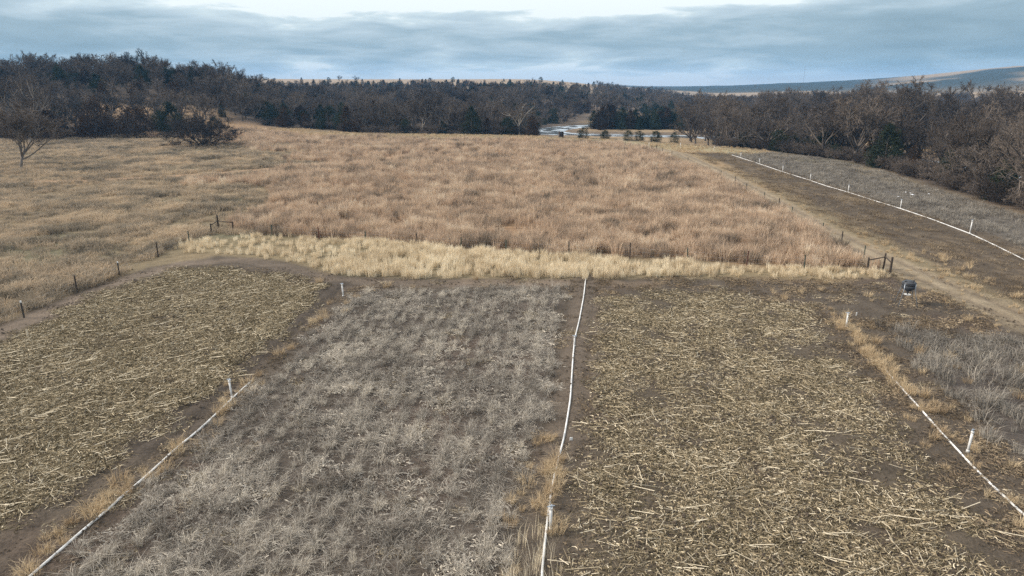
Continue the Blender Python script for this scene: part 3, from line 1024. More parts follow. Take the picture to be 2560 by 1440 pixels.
# right hand strip: weeds on tilled soil, grey weeds below the pipe
x, y, r = rand_pts(26000, (38, 72, 30, 182), 15)
ok = not_near(x, y, TRACK, 2.4) & (x > 39) & (poly_dist(x, y, TREE_EDGE) > 1.5) & (sdist(x, y, BOTTOM) > 0) & (y < 172)
a = ok & (x < 53.5) & (r.random(len(x)) < 0.1 + 0.7 * smoothstep(0.42, 0.65, vnoise(x * 2.5, y, 5, 72, 3)))
b = ok & (x >= 53.3) & (r.random(len(x)) < 0.2 + 0.8 * smoothstep(0.36, 0.55, vnoise(x, y, 5, 73, 3)))
scatter('tilled_weeds', c_weed, x[a], y[a], 0.9 + 0.7 * r.random(a.sum()), 'low brown weeds on the tilled strip between track and white pipe', 'weeds', seed=15)
scatter('grey_weeds', c_dull, x[b], y[b], 0.9 + 0.7 * r.random(b.sum()), 'grey dead weeds on the slope between white pipe and trees', 'weeds', seed=16)

# clods of soil on the bare strips
M_CLOD = simple_mat('soil_clod', (0.095, 0.075, 0.057), 0.95, 9.0, 0.35, spec=0.1)


def clod_mesh(seed):
    r = random.Random(seed)
    m = MB()
    for _ in range(14):
        a, d = r.uniform(0, 6.283), 0.7 * math.sqrt(r.random())
        cx, cy, q = d * math.cos(a), d * math.sin(a), r.uniform(0.02, 0.075)
        b = len(m.v)
        for k in range(5):
            t = 1.257 * k
            g = q * r.uniform(0.7, 1.3)
            m.v.append((cx + g * math.cos(t), cy + g * math.sin(t), -0.01))
        for k in range(5):
            t = 1.257 * k + 0.5
            g = q * r.uniform(0.4, 0.8)
            m.v.append((cx + g * math.cos(t), cy + g * math.sin(t), q * r.uniform(0.5, 1.0)))
        for k in range(5):
            m.f.append((b + k, b + (k + 1) % 5, b + 5 + (k + 1) % 5, b + 5 + k))
        m.f.append(tuple(b + 5 + k for k in range(5)))
    return m.mesh('clods', M_CLOD)


c_clod = proto_collection('clod_patch', [clod_mesh(s_) for s_ in range(6)])
x, y, r = rand_pts(9000, (-40, 66, 12, 130), 19)
ok = (y < 60) & (x > -35.5) & (x < 38) & (sdist(x, y, STRIP) > 0) & (r.random(len(x)) < 0.9)
ok |= (x > 39.5) & (x < 53) & (r.random(len(x)) < 0.8) & not_near(x, y, TRACK, 2.5)
ok &= not_near(x, y, TRACK, 1.0)
scatter('soil_clods', c_clod, x[ok], y[ok], 0.6 + 0.7 * r.random(ok.sum()), 'crumbly brown soil clods on the bare strips and tilled ground', 'soil', seed=19)

# ------------------------------------------------------------------ snow remnants
M_SNOW = simple_mat('old_snow', (0.78, 0.82, 0.88), 0.6, 20, 0.1)


def snow_patches():
    r = random.Random(5)
    m = MB()
    for cx, cy, n, sp in ((61.5, 106.5, 9, 2.6), (57.0, 76.0, 3, 2.2), (60, 92, 2, 2)):
        for _ in range(n):
            x, y = cx + r.gauss(0, sp), cy + r.gauss(0, sp * 1.2)
            s = r.uniform(0.08, 0.28)
            z = hz(x, y)
            b = len(m.v)
            k = 8
            for q in range(k):
                a = 6.283 * q / k
                rad = s * r.uniform(0.5, 1.1)
                m.v.append((x + rad * math.cos(a), y + rad * math.sin(a) * 1.4, z - 0.03))
            for q in range(k):
                vx, vy, vz = m.v[b + q]
                m.v.append((x + (vx - x) * 0.7, y + (vy - y) * 0.7, z + 0.07))
            for q in range(k):
                m.f.append((b + q, b + (q + 1) % k, b + k + (q + 1) % k, b + k + q))
            m.f.append(tuple(b + k + q for q in range(k)))
    return tag(obj('snow', m.mesh('snow', M_SNOW)), 'small leftover snow patches on the grey weedy slope', 'snow', kind='stuff')


snow_patches()

# ================================================================== trees
def bark_mat(name, c0, c1):
    m = bpy.data.materials.new(name)
    m.use_nodes = True
    t = NT(m.node_tree)
    b = t.n['Principled BSDF']
    oi = t.add('ShaderNodeObjectInfo')
    tc = t.add('ShaderNodeTexCoord')
    n = t.noise(tc.outputs['Object'], 1.3, 4.0, 0.6)
    f = t.math('ADD', t.math('MULTIPLY', n, 0.3), t.math('MULTIPLY', oi.outputs['Random'], 0.85))
    c = t.ramp(f, [(0.15, c0), (1.0, c1)])
    t.l.new(c, b.inputs['Base Color'])
    b.inputs['Roughness'].default_value = 0.95
    b.inputs['Specular IOR Level'].default_value = 0.1
    return m


M_BARK = bark_mat('grey_bark', (0.06, 0.051, 0.044), (0.15, 0.126, 0.106))
M_BARK_PALE = bark_mat('pale_bark', (0.15, 0.13, 0.11), (0.26, 0.225, 0.19))
M_TWIG = bark_mat('twigs', (0.042, 0.034, 0.03), (0.165, 0.135, 0.112))
M_TWIG_PALE = bark_mat('pale_twigs', (0.065, 0.053, 0.045), (0.15, 0.122, 0.10))
M_BARK_WHITE = bark_mat('white_bark', (0.27, 0.24, 0.205), (0.40, 0.36, 0.31))
M_CEDAR = plant_mat('cedar_foliage', [(0.0, (0.018, 0.024, 0.014)), (0.5, (0.032, 0.040, 0.023)), (1.0, (0.05, 0.058, 0.034))], 15, 0.5, 0.1, 0.6)
M_CEDAR_RUST = plant_mat('rusty_cedar_foliage', [(0.0, (0.032, 0.024, 0.017)), (0.5, (0.058, 0.038, 0.025)), (1.0, (0.085, 0.055, 0.035))], 15, 0.5, 0.1, 0.6)


def bare_tree(seed, H, trunk=0.2, limbs=6, spread=0.6, gnarl=0.18, rad=None, dens=1.0, width=1.0, mats=None, twig=0.045, stems=1):
    """leafless tree: tapered trunk forking into limbs, branches and twigs; returns (trunk mesh, crown mesh)"""
    r = random.Random(seed)
    mats = mats or (M_BARK, M_TWIG)
    tm, cm = MB(), MB()
    rad = rad or H * 0.026

    def perp(d):
        v = Vector((r.gauss(0, 1), r.gauss(0, 1), r.gauss(0, 1)))
        v = v - d * v.dot(d)
        return v.normalized()

    def grow(p, d, L, rd, lvl):
        nseg = (5, 5, 4, 3, 2, 1)[lvl]
        pts = [p.copy()]
        dirs = [d.copy()]
        q = p.copy()
        for i in range(nseg):
            d = (d + perp(d) * gnarl * (0.5 if lvl == 0 else 1.0) * r.uniform(0.4, 1.4) + Vector((0, 0, (0.10, 0.10, 0.07, 0.04, 0.03, 0.0)[lvl]))).normalized()
            q = q + d * (L / nseg)
            if q.z < 0.4 and lvl > 0:
                q.z = 0.4 + r.random() * 0.3
            pts.append(q.copy())
            dirs.append(d.copy())
        if lvl <= 2:
            rr = [rd * (1 - (0.45 if lvl == 0 else 0.7) * i / nseg) for i in range(nseg + 1)]
            if lvl == 0:
                rr[0] *= 1.35
                pts[0].z -= 0.25
            tm.tube(pts, rr, (7, 5, 4)[lvl], False)
        elif lvl == 3:
            rr = [rd * (1 - 0.6 * i / nseg) for i in range(nseg + 1)]
            cm.tube(pts, rr, 3, False)
        else:
            w = perp(dirs[0]) * (twig * (1.0 if lvl == 4 else 0.75))
            if lvl == 4:
                a, b, c = pts[0], pts[1], pts[2]
                k = len(cm.v)
                cm.v += [tuple(a - w * .5), tuple(a + w * .5), tuple(b - w * .4), tuple(b + w * .4), tuple(c)]
                cm.f += [(k, k + 1, k + 3, k + 2), (k + 2, k + 3, k + 4)]
            else:
                a, b = pts[0], pts[1]
                k = len(cm.v)
                cm.v += [tuple(a - w * .5), tuple(a + w * .5), tuple(b)]
                cm.f.append((k, k + 1, k + 2))
        if lvl >= 5:
            return
        n = (limbs, 5, 5, 6, 4)[lvl]
        n = max(2, int(round(n * (dens if lvl >= 2 else 1) * r.uniform(0.8, 1.2))))
        for j in range(n):
            t = r.uniform((0.75, 0.25, 0.25, 0.15, 0.1)[lvl], 1.0)
            if lvl == 0:
                t = 0.62 + 0.38 * (j + 0.5) / n
            i = min(nseg - 1, int(t * nseg))
            f = t * nseg - i
            bp = pts[i].lerp(pts[i + 1], f)
            dd = dirs[min(nseg, i + 1)]
            ang = (spread, 0.7, 0.75, 0.8, 0.8)[lvl] * r.uniform(0.6, 1.35)
            if lvl == 0:
                az = 6.283 * (j * 0.382 + r.uniform(-.08, .08))
                side = Vector((math.cos(az), math.sin(az), 0))
            else:
                side = perp(dd)
            nd = (dd * math.cos(ang) + side * math.sin(ang)).normalized()
            fall = 1.0 if lvl == 0 else (1.15 - 0.5 * t)
            nl = ((1 - trunk) * H * 0.62, L * 0.56, L * 0.52, L * 0.5, L * 0.55)[lvl] * r.uniform(0.75, 1.2) * fall
            grow(bp, nd, nl, rd * (0.55, 0.5, 0.45, 0.5, 0.5)[lvl], lvl + 1)

    for s in range(stems):
        d = Vector((r.uniform(-.1, .1), r.uniform(-.1, .1), 1)) if stems == 1 else Vector((math.cos(s * 2.4) * .35, math.sin(s * 2.4) * .35, 1))
        grow(Vector((0.25 * math.cos(s * 2.4) * (stems > 1), 0.25 * math.sin(s * 2.4) * (stems > 1), 0)), d.normalized(), H * trunk / 0.62 * 0.75, rad / math.sqrt(stems), 0)
    # scale to the wanted height
    mz = max(v[2] for v in cm.v)
    k = H / mz
    tm.v = [(a * k * width, b * k * width, c * k) for a, b, c in tm.v]
    cm.v = [(a * k * width, b * k * width, c * k) for a, b, c in cm.v]
    return tm.mesh('trunk', mats[0], True), cm.mesh('crown', mats[1])


def cedar_tree(seed, H, W, shape='cone', mat=None, n_lump=95, per=34):
    """juniper: lumpy evergreen crown of many small sprays on a short trunk"""
    r = random.Random(seed)
    V, F = [], []

    def prof(t):
        if shape == 'cone':
            return (min(1, (t + 0.05) / 0.16)) * (1 - t) ** 0.75 * 1.05 + 0.02
        if shape == 'round':
            return max(0.05, math.sqrt(max(0.0, 1 - ((t - 0.42) / 0.58) ** 2))) if t > 0.42 else 0.78 + 0.22 * t / 0.42
        return (min(1, (t + 0.12) / 0.2)) * (1 - t ** 2.2) + 0.03
    lean = (r.uniform(-.04, .04), r.uniform(-.04, .04))
    lumps = []
    for i in range(n_lump):
        t = 1 - math.sqrt(r.random()) * 0.98 if shape == 'cone' else r.random() ** 1.15
        a = r.uniform(0, 6.283)
        wob = 1 + 0.22 * math.sin(a * 3 + seed) * math.sin(t * 7 + seed)
        rr = W / 2 * prof(t) * wob * r.uniform(0.45, 0.98)
        z = H * (0.03 + 0.95 * t)
        lumps.append((rr * math.cos(a) + lean[0] * z, rr * math.sin(a) + lean[1] * z, z, a, W * 0.13 * (0.6 + 0.6 * (1 - t)) + 0.12))
    lumps.append((lean[0] * H, lean[1] * H, H * 0.97, 0, W * 0.05))
    for x, y, z, a, s in lumps:
        for j in range(per):
            ox, oy, oz = r.gauss(0, s * .55), r.gauss(0, s * .55), r.gauss(0, s * .55)
            px, py, pz = x + ox, y + oy, max(0.05, z + oz)
            out = Vector((px - lean[0] * pz, py - lean[1] * pz, 0))
            out = out.normalized() if out.length > 1e-3 else Vector((1, 0, 0))
            d = (out * r.uniform(0.2, 1.0) + Vector((r.gauss(0, .45), r.gauss(0, .45), r.uniform(-0.1, 0.9)))).normalized()
            L = r.uniform(0.18, 0.42) * (0.7 + 0.05 * H)
            w = d.cross(Vector((r.gauss(0, 1), r.gauss(0, 1), r.gauss(0, 1))))
            w = w.normalized() * L * 0.26
            p = Vector((px, py, pz))
            k = len(V)
            V += [tuple(p - d * L * .5), tuple(p - w), tuple(p + d * L * .5), tuple(p + w)]
            F.append((k, k + 1, k + 2, k + 3))
    tm = MB()
    tm.tube([(0, 0, -0.2), (lean[0] * H * .4, lean[1] * H * .4, H * .4), (lean[0] * H * .85, lean[1] * H * .85, H * .85)], [0.022 * H, 0.015 * H, 0.004 * H], 6, False)
    return tm.mesh('trunk', M_BARK), new_mesh('crown', V, F, mat or M_CEDAR)


BARE = [bare_tree(1, 11, 0.16, 6, 0.75, 0.20, width=1.12, dens=1.25), bare_tree(2, 12, 0.2, 6, 0.6, 0.18, dens=1.25), bare_tree(3, 10, 0.12, 7, 0.8, 0.22, width=1.15, dens=1.25),
        bare_tree(4, 13, 0.22, 5, 0.55, 0.16, dens=1.25), bare_tree(5, 9, 0.1, 7, 0.8, 0.2, width=1.2, dens=1.25), bare_tree(6, 11, 0.15, 6, 0.7, 0.2, dens=1.25), bare_tree(7, 12, 0.18, 6, 0.65, 0.24, width=1.1, dens=1.25)]
COTTON = [bare_tree(11, 19, 0.24, 6, 0.5, 0.16, dens=1.35, twig=0.065, rad=0.42, mats=(M_BARK, M_TWIG_PALE)), bare_tree(12, 20, 0.2, 5, 0.6, 0.2, dens=1.35, twig=0.065, rad=0.45, mats=(M_BARK, M_TWIG_PALE)),
          bare_tree(13, 17, 0.26, 6, 0.55, 0.18, dens=1.35, twig=0.065, rad=0.4, mats=(M_BARK, M_TWIG_PALE)), bare_tree(14, 18, 0.16, 7, 0.7, 0.2, dens=1.35, twig=0.065, rad=0.42, mats=(M_BARK, M_TWIG), width=1.1)]
CEDAR = [cedar_tree(21, 7, 5.4, 'cone'), cedar_tree(22, 7, 5.8, 'ogive'), cedar_tree(23, 6, 5.6, 'round'), cedar_tree(24, 7.5, 5.8, 'ogive'), cedar_tree(25, 5, 4.8, 'round'), cedar_tree(26, 6.5, 6.4, 'round')]
CEDAR_R = [cedar_tree(31, 7, 5.2, 'cone', M_CEDAR_RUST), cedar_tree(32, 6, 5.6, 'round', M_CEDAR_RUST), cedar_tree(33, 8, 5.2, 'ogive', M_CEDAR_RUST)]
SHRUB = [bare_tree(41 + i, 3.0, 0.05, 6, 0.9, 0.2, rad=0.06, twig=0.03, width=1.3, stems=3, dens=0.8) for i in range(3)]


def plant(name, pair, x, y, s, rz, label, cat='tree', group=None, sx=1.0):
    e = obj(name, None, None, (x, y, hz(x, y) - 0.05), (0, 0, rz), (s * sx, s * sx, s))
    e.empty_display_size = 1.0
    obj('trunk', pair[0], e)
    obj('crown', pair[1], e)
    return tag(e, label, cat, group)


# ---- trees that stand out
H_ = []
def hero(name, pair, x, y, s, rz, label, cat='tree', sx=1.0, group=None, clear=3.0):
    H_.append((x, y, clear))
    return plant(name, pair, x, y, s, rz, label, cat, group, sx)


hero('bare_tree', bare_tree(101, 13.5, 0.18, 11, 0.7, 0.24, rad=0.24, mats=(M_BARK_PALE, M_TWIG), width=1.25, dens=1.55, twig=0.055), -98.0, 137.5, 1, 0.4, 'lone bare pale-barked tree in the meadow at the left edge of the picture', clear=6)
hero('bare_tree', bare_tree(102, 10.0, 0.06, 9, 0.95, 0.24, rad=0.24, width=1.45, stems=3, dens=1.25, twig=0.05), -85.6, 191, 1, 1.2, 'low spreading dark bare tree standing by itself on the meadow below the hillside', clear=8)
hero('bare_tree', bare_tree(103, 22.0, 0.16, 9, 0.55, 0.14, rad=0.40, mats=(M_BARK_PALE, M_TWIG_PALE), width=1.1, dens=1.35, twig=0.06), -142.5, 206, 1, 2.0, 'tallest fan-branched bare tree rising behind the lone tree at far left', clear=5)
hero('bare_tree', bare_tree(104, 15, 0.14, 9, 0.5, 0.12, rad=0.24, dens=1.2, mats=(M_BARK_PALE, M_TWIG_PALE)), -106, 238, 1, 0.2, 'fan-shaped grey bare tree just behind the low spreading tree', clear=3)
hero('cedar_tree', cedar_tree(111, 13, 13, 'cone', M_CEDAR_RUST, 190, 48), -132, 222, 1, 0.5, 'big broad rust-topped cedar between the tall bare tree and the green cedar', clear=6)
hero('cedar_tree', cedar_tree(112, 9.5, 11, 'round', M_CEDAR_RUST, 170, 44), -119, 221, 1, 1.5, 'rounded rust-brown cedar at the meadow edge, left of the green cedar', clear=5)
hero('cedar_tree', cedar_tree(113, 10.5, 9.4, 'ogive', M_CEDAR, 180, 46), -110.5, 228, 1, 0.0, 'dense dark green rounded cedar at the meadow edge on the left', clear=5)
hero('cedar_tree', cedar_tree(114, 9, 9, 'round', M_CEDAR_RUST, 150, 40), -143, 216, 1, 0.7, 'dark cedar at the foot of the tallest bare tree', clear=4)
hero('cedar_shrub', cedar_tree(115, 4.2, 4.4, 'round', M_CEDAR, 80, 34), -104.5, 246, 1, 0.0, 'small round dark shrub alone on the tan knoll', 'shrub', clear=3)
hero('bare_tree', bare_tree(105, 11.5, 0.2, 4, 0.5, 0.24, rad=0.2, mats=(M_BARK_WHITE, M_TWIG), dens=1.2), -32.0, 247, 1, 0.0, 'white-trunked forked tree at the far field edge, leftmost of three pale trunks', clear=3)
hero('bare_tree', bare_tree(106, 10.5, 0.25, 4, 0.45, 0.26, rad=0.18, mats=(M_BARK_PALE, M_TWIG_PALE), dens=1.2), -22.2, 247, 1, 1.0, 'pale crooked-trunked tree at the far field edge, middle of three pale trunks', clear=3)
hero('bare_tree', bare_tree(107, 12, 0.2, 5, 0.6, 0.24, rad=0.2, mats=(M_BARK_WHITE, M_TWIG), width=1.2, dens=1.2), 2.5, 239, 1, 2.2, 'white-limbed spreading tree nearest the frozen river bend', clear=4)
hero('bare_tree', bare_tree(108, 15, 0.1, 8, 0.7, 0.2, rad=0.4, mats=(M_BARK, M_TWIG), width=1.1), 70.5, 90, 1, 0.5, 'big dark bare tree at the right edge of the picture, nearest of the riverside trees', clear=5)
hero('cedar_tree', cedar_tree(116, 9.0, 6.4, 'ogive', M_CEDAR, 140, 44), 76, 141, 1, 0.0, 'dark cedar in front of the riverside trees, below the tall cottonwoods', clear=4)
hero('bare_tree', bare_tree(109, 11, 0.12, 7, 0.8, 0.26, rad=0.35, width=1.25), 68.5, 186, 1, 1.0, 'black-limbed spreading oak at the corner where the riverside trees turn', clear=4)
for i, (x, y, s, lb) in enumerate(((96, 232, 0.85, 'tall dark-limbed cottonwood rising above the woods right of the river gap'), (118, 206, 1.12, 'tall cottonwood with V-shaped limbs among the right-hand woods'), (150, 196, 1.0, 'leaning tall cottonwood before the tan hillside on the right'), (158, 190, 1.35, 'tallest cottonwood of the right-hand woods, its top above the far hills'), (176, 188, 1.05, 'slender cottonwood next to the tallest one before the tan hillside'), (190, 184, 1.1, 'rightmost tall cottonwood standing before the tan hillside'))):
    hero('cottonwood_tree', COTTON[i % 4], x, y, s, i * 1.3, lb, group='tall cottonwoods', clear=4)
for i, (x, y, s, lb) in enumerate(((22.5, 221, 0.78, 'dark round bush right of the box blind, first of the row'), (29.2, 218, 0.72, 'dome-shaped dark bush, second to the right of the box blind'), (35.5, 213, 0.62, 'low dark bush, third to the right of the box blind'), (38.8, 212, 0.66, 'narrow dark bush, fourth to the right of the box blind'), (43, 209, 0.85, 'wide dark bush, fifth to the right of the box blind'), (48, 206, 0.6, 'small dark bush, sixth to the right of the box blind'))):
    hero('cedar_shrub', CEDAR[(2, 4, 5)[i % 3]], x, y, s * 0.74, i, lb, 'shrub', sx=1.2, group='bushes along the far field edge', clear=2)

for i, (x, y, hh, w, sh, lb) in enumerate(((-190, 300, 10.5, 6.5, 'cone', 'pointed dark cedar poking above the skyline of the left hill'), (-157, 303, 9, 7.5, 'ogive', 'broad dark cedar on the skyline at the right end of the left hill'), (-145, 300, 9.5, 5.2, 'cone', 'narrow dark cedar on the skyline beside the broad one'))):
    hero('cedar_tree', cedar_tree(120 + i, hh, w, sh, M_CEDAR, 120, 38), x, y, 1, i, lb)

gr = random.Random(9)
for i in range(22):
    x = 39 + 36 * (i + gr.random()) / 22
    y = gr.uniform(317, 333) + (x - 39) * 0.12
    q = 'front' if y < 326 else 'back'
    hero('cedar_tree', CEDAR[gr.choice((0, 1, 3, 3))] if gr.random() < 0.75 else CEDAR_R[2], x, y, gr.uniform(1.0, 1.35), gr.uniform(0, 6), 'dark cedar in the ' + q + ' of the dense grove beyond the frozen river', group='cedar grove beyond the river', clear=1.5)

# ---- woods
def placed(n, box, seed, test, mind):
    """points at least mind apart"""
    r = np.random.default_rng(seed)
    x = r.uniform(box[0], box[1], n)
    y = r.uniform(box[2], box[3], n)
    k = test(x, y, r)
    x, y = x[k], y[k]
    cell = {}
    ox, oy = [], []
    for a, b in zip(x, y):
        ci, cj = int(a // mind), int(b // mind)
        if any((a - p) ** 2 + (b - q) ** 2 < mind * mind for i in (-1, 0, 1) for j in (-1, 0, 1) for p, q in cell.get((ci + i, cj + j), ())):
            continue
        if any((a - p) ** 2 + (b - q) ** 2 < c * c for p, q, c in H_):
            continue
        cell.setdefault((ci, cj), []).append((a, b))
        ox.append(a)
        oy.append(b)
    return np.array(ox), np.array(oy)


WOOD = TREE_EDGE[:] + [(-900, 160), (-900, 900), (1500, 900), (1500, 300), (300, 60), (110, 20)]


def in_woods(x, y, r):
    u = x / np.maximum(y, 1)
    sd = sdist(x, y, WOOD)
    k = sd < -1.0
    k &= poly_dist(x, y, RIVER) > 13.5
    # clearings: gap in the left hillside, sandbar and fields by the river, tan fields to the right
    k &= ~inside(x, y, [(-205, 246), (-150, 258), (-118, 268), (-118, 282), (-150, 276), (-205, 264)])
    k &= ~inside(x, y, [(-112, 222), (-118, 262), (-100, 266), (-78, 258), (-54, 244), (-50, 226)])
    k &= ~inside(x, y, [(8, 262), (36, 330), (28, 380), (40, 440), (80, 470), (110, 470), (90, 390), (60, 352), (36, 342), (40, 312), (110, 312), (95, 268), (60, 255), (28, 246)])
    k &= ~inside(x, y, [(172, 226), (215, 205), (600, 420), (600, 700), (330, 600), (185, 330)])
    k &= ~inside(x, y, [(7, 224), (20, 216), (47, 196), (60, 190), (66, 300), (40, 312), (36, 342), (12, 342), (9, 290)])
    k &= ~inside(x, y, [(110, 210), (84, 262), (78, 300), (120, 320), (140, 270)])
    return k


def dens_far(x, y, r):
    d = np.hypot(x, y)
    u = x / np.maximum(y, 1)
    k = in_woods(x, y, r)
    k &= (u > -1.0) & (u < 0.95)
    # the ridge top is open grass with few trees
    rim = np.where(u < 0.12, 740 - 300 * np.maximum(0, -u - 0.3), 900)
    p = np.where(d > rim, 0.012, np.where(d > rim - 120, 0.45, 1.0)) * np.where(d > 330, 0.8, 1.0)
    p = p * np.where((u > 0.25) & (d > 330), 0.75, 1.0)
    return k & (r.random(len(x)) < p)


def dens_near(x, y, r):
    return in_woods(x, y, r) & (np.hypot(x, y) < 400) & (x / np.maximum(y, 1) > -1.0) & (x / np.maximum(y, 1) < 1.0)


TX1, TY1 = placed(60000, (-340, 340, 60, 400), 77, dens_near, 5.4)
TX2, TY2 = placed(26000, (-620, 560, 300, 900), 78, lambda x, y, r: dens_far(x, y, r) & (np.hypot(x, y) > 400), 5.2)
TX = np.concatenate([TX1, TX2])
TY = np.concatenate([TY1, TY2])
TR = np.random.default_rng(78)
td = np.hypot(TX, TY)
tu = TX / np.maximum(TY, 1)
edge = -sdist(TX, TY, WOOD)
cedar_n = vnoise(TX, TY, 32, 80, 3)
p_cedar = 0.13 + 0.6 * smoothstep(0.48, 0.62, cedar_n) + 0.30 * (edge < 9)
p_cedar = np.where(tu > 0.25, 0.17 + 0.45 * (edge < 10), p_cedar)
p_cedar = np.where((TY > 308) & (TY < 360) & (TX > 36) & (TX < 84), 0.96, p_cedar)
p_cedar = np.where((td > 560) & (tu < 0.12), 0.85, p_cedar)
is_c = TR.random(len(TX)) < p_cedar
rust = TR.random(len(TX)) < np.where(tu < -0.02, 0.42, 0.2)
tall = (tu > 0.17) & (TR.random(len(TX)) < np.where(edge > 40, 0.5, 0.3)) & (edge > np.where(tu > 0.5, 34, 14)) & ~is_c
shr = (edge < 5) & ~is_c & (TR.random(len(TX)) < 0.35)
kind = np.where(is_c, np.where(rust, 2, 1), np.where(tall, 3, np.where(shr, 4, 0)))
scl = TR.uniform(0.6, 1.25, len(TX))
scl = np.where(kind == 0, scl * np.where((tu < 0.1), 0.92, 1.15), scl)
scl = np.where((kind == 1) | (kind == 2), scl * np.where(tu > 0.25, 0.8, 1.0), scl)
scl = np.where(kind == 3, scl * np.where(edge > 45, 1.0, 0.8) * np.where(td > 300, 0.8, 1.0), scl)
scl = np.where(td > 520, scl * 0.8, scl)
scl = np.where((tu > 0.1) & (tu < 0.36) & (kind != 1) & (kind != 2), scl * np.where(td > 215, 0.78, 0.95), scl)
rzs = TR.uniform(0, 6.283, len(TX))

SETS = {0: (BARE, 'bare_tree', 'tree'), 1: (CEDAR, 'cedar_tree', 'tree'), 2: (CEDAR_R, 'cedar_tree', 'tree'), 3: (COTTON, 'cottonwood_tree', 'tree'), 4: (SHRUB, 'bare_shrub', 'shrub')}


def zone_of(x, y, e):
    u = x / y
    if u < -0.36:
        return 'hill', 'on the wooded hill at left', 'trees on the left hill'
    if u < 0.1:
        if e < 14:
            return 'edge', 'along the far edge of the tan field', 'trees along the far field edge'
        return 'slope', 'in the woods on the slope below the skyline', 'trees on the slope below the skyline'
    if u < 0.24 and y > 300:
        return 'grove', 'in the dark grove beyond the frozen river', 'grove beyond the river'
    if e < 11:
        return 'bank', 'at the front of the riverside woods', 'front row of the riverside woods'
    return 'river', 'deep in the riverside woods on the right', 'riverside woods on the right'


def sub_zone(z, x, y):
    u = x / y
    if z == 'river':
        for (a, b, d, w) in ((165, 190, 42, 'around the tall cottonwoods'), (76, 141, 34, 'behind the dark cedar in the riverside row'), (68.5, 186, 36, 'behind the black-limbed corner oak'), (80, 95, 30, 'behind the big tree at the right edge')):
            if math.hypot(x - a, y - b) < d:
                return w
        return 'in the riverside woods towards the river gap' if u < 0.45 else 'in the middle of the riverside woods'
    if z == 'slope':
        return 'on the wooded slope ' + ('right of the tan knoll' if u < -0.24 else 'above the two left pale trunks' if u < -0.07 else 'above the river bend')
    if z == 'hill':
        return 'on the left hill ' + ('above the tallest bare tree' if u < -0.6 else 'above the green cedar' if u < -0.48 else 'above the low spreading tree')
    return None


KW = {0: 'bare brown-grey tree', 1: 'dark green cedar', 2: 'rust-brown cedar', 3: 'tall bare cottonwood', 4: 'low bare shrub'}
# the nearest ones are individuals, the rest one wooded mass
NEAR = np.zeros(len(TX), bool)
budget = {0: 150, 1: 80, 2: 60, 3: 40, 4: 30}
for kd, n in budget.items():
    ii = np.where(kind == kd)[0]
    frame = ii[np.abs(tu[ii]) < 0.80]
    dd = td[frame] + 2.0 * edge[frame]
    NEAR[frame[np.argsort(dd)[:n]]] = True
ORD = ['leftmost', 'second from left', 'third from left', 'fourth from left', 'fifth from left', 'sixth from left', 'seventh from left', 'eighth from left', 'ninth from left', 'tenth from left']
ORD_R = ['rightmost'] + [w.replace('left', 'right') for w in ORD[1:]]
rows = {}
for i in np.where(NEAR)[0]:
    z, where, grp = zone_of(TX[i], TY[i], edge[i])
    if z in ('edge', 'bank'):
        rows.setdefault((z, int(kind[i])), []).append(i)
PLACE = {}
for ks, lst in rows.items():
    lst = sorted(lst, key=lambda q: tu[q])
    for q, i in enumerate(lst):
        if q < min(10, (len(lst) + 1) // 2):
            PLACE[i] = ORD[q]
        elif len(lst) - 1 - q < 10:
            PLACE[i] = ORD_R[len(lst) - 1 - q]
for i in np.where(NEAR)[0]:
    st, nm, cat = SETS[int(kind[i])]
    z, where, grp = zone_of(TX[i], TY[i], edge[i])
    where = sub_zone(z, TX[i], TY[i]) or where
    size = '' if i in PLACE else ('large ' if scl[i] > 1.12 else 'small ' if scl[i] < 0.8 else 'middling ')
    plant(nm, st[int(TR.integers(0, len(st)))], TX[i], TY[i], float(scl[i]), float(rzs[i]), size + KW[int(kind[i])] + ' ' + where + (', ' + PLACE[i] + ' of these' if i in PLACE else ''), cat, grp)

ALL = []
start = {}
for kd in range(5):
    start[kd] = len(ALL)
    for pair in SETS[kd][0]:
        me = pair[1].copy()
        # crown and trunk together for the distant mass
        import bmesh
        bm = bmesh.new()
        bm.from_mesh(pair[1])
        nf = len(bm.faces)
        bm.from_mesh(pair[0])
        bm.faces.ensure_lookup_table()
        for f in bm.faces[nf:]:
            f.material_index = 1
        bm.to_mesh(me)
        bm.free()
        me.materials.clear()
        me.materials.append(pair[1].materials[0])
        me.materials.append(pair[0].materials[0])
        ALL.append(me)
c_wood = proto_collection('woodland_tree', ALL)
# brush at the foot of the woods
bx_, by_, br_ = rand_pts(60000, (-175, 130, 60, 300), 91)
bd_ = -sdist(bx_, by_, WOOD)
kk_ = in_woods(bx_, by_, br_) & (bd_ < np.where(bx_ > 20, 16, 9)) & (br_.random(len(bx_)) < np.where(bx_ > 20, 0.30, 0.16))
c_brush = proto_collection('brush_shrub', [ALL[start[4] + i] for i in range(3)])
scatter('brush', c_brush, bx_[kk_], by_[kk_], 0.45 + 0.75 * br_.random(kk_.sum()), 'tangled leafless brush at the foot of the woods', 'brush', seed=91)
far = np.where(~NEAR)[0]
idx = np.array([start[int(kind[i])] + int(TR.integers(0, len(SETS[int(kind[i])][0]))) for i in far])
rot = np.zeros((len(far), 3))
rot[:, 2] = rzs[far]
print('TREES', len(TX), 'near', NEAR.sum(), 'far', len(far))
scatter('distant_woods', c_wood, TX[far], TY[far], scl[far], 'mass of bare trees and cedars covering the slopes and valley behind', 'woods', rot=rot, sink=0.05, idx=idx)

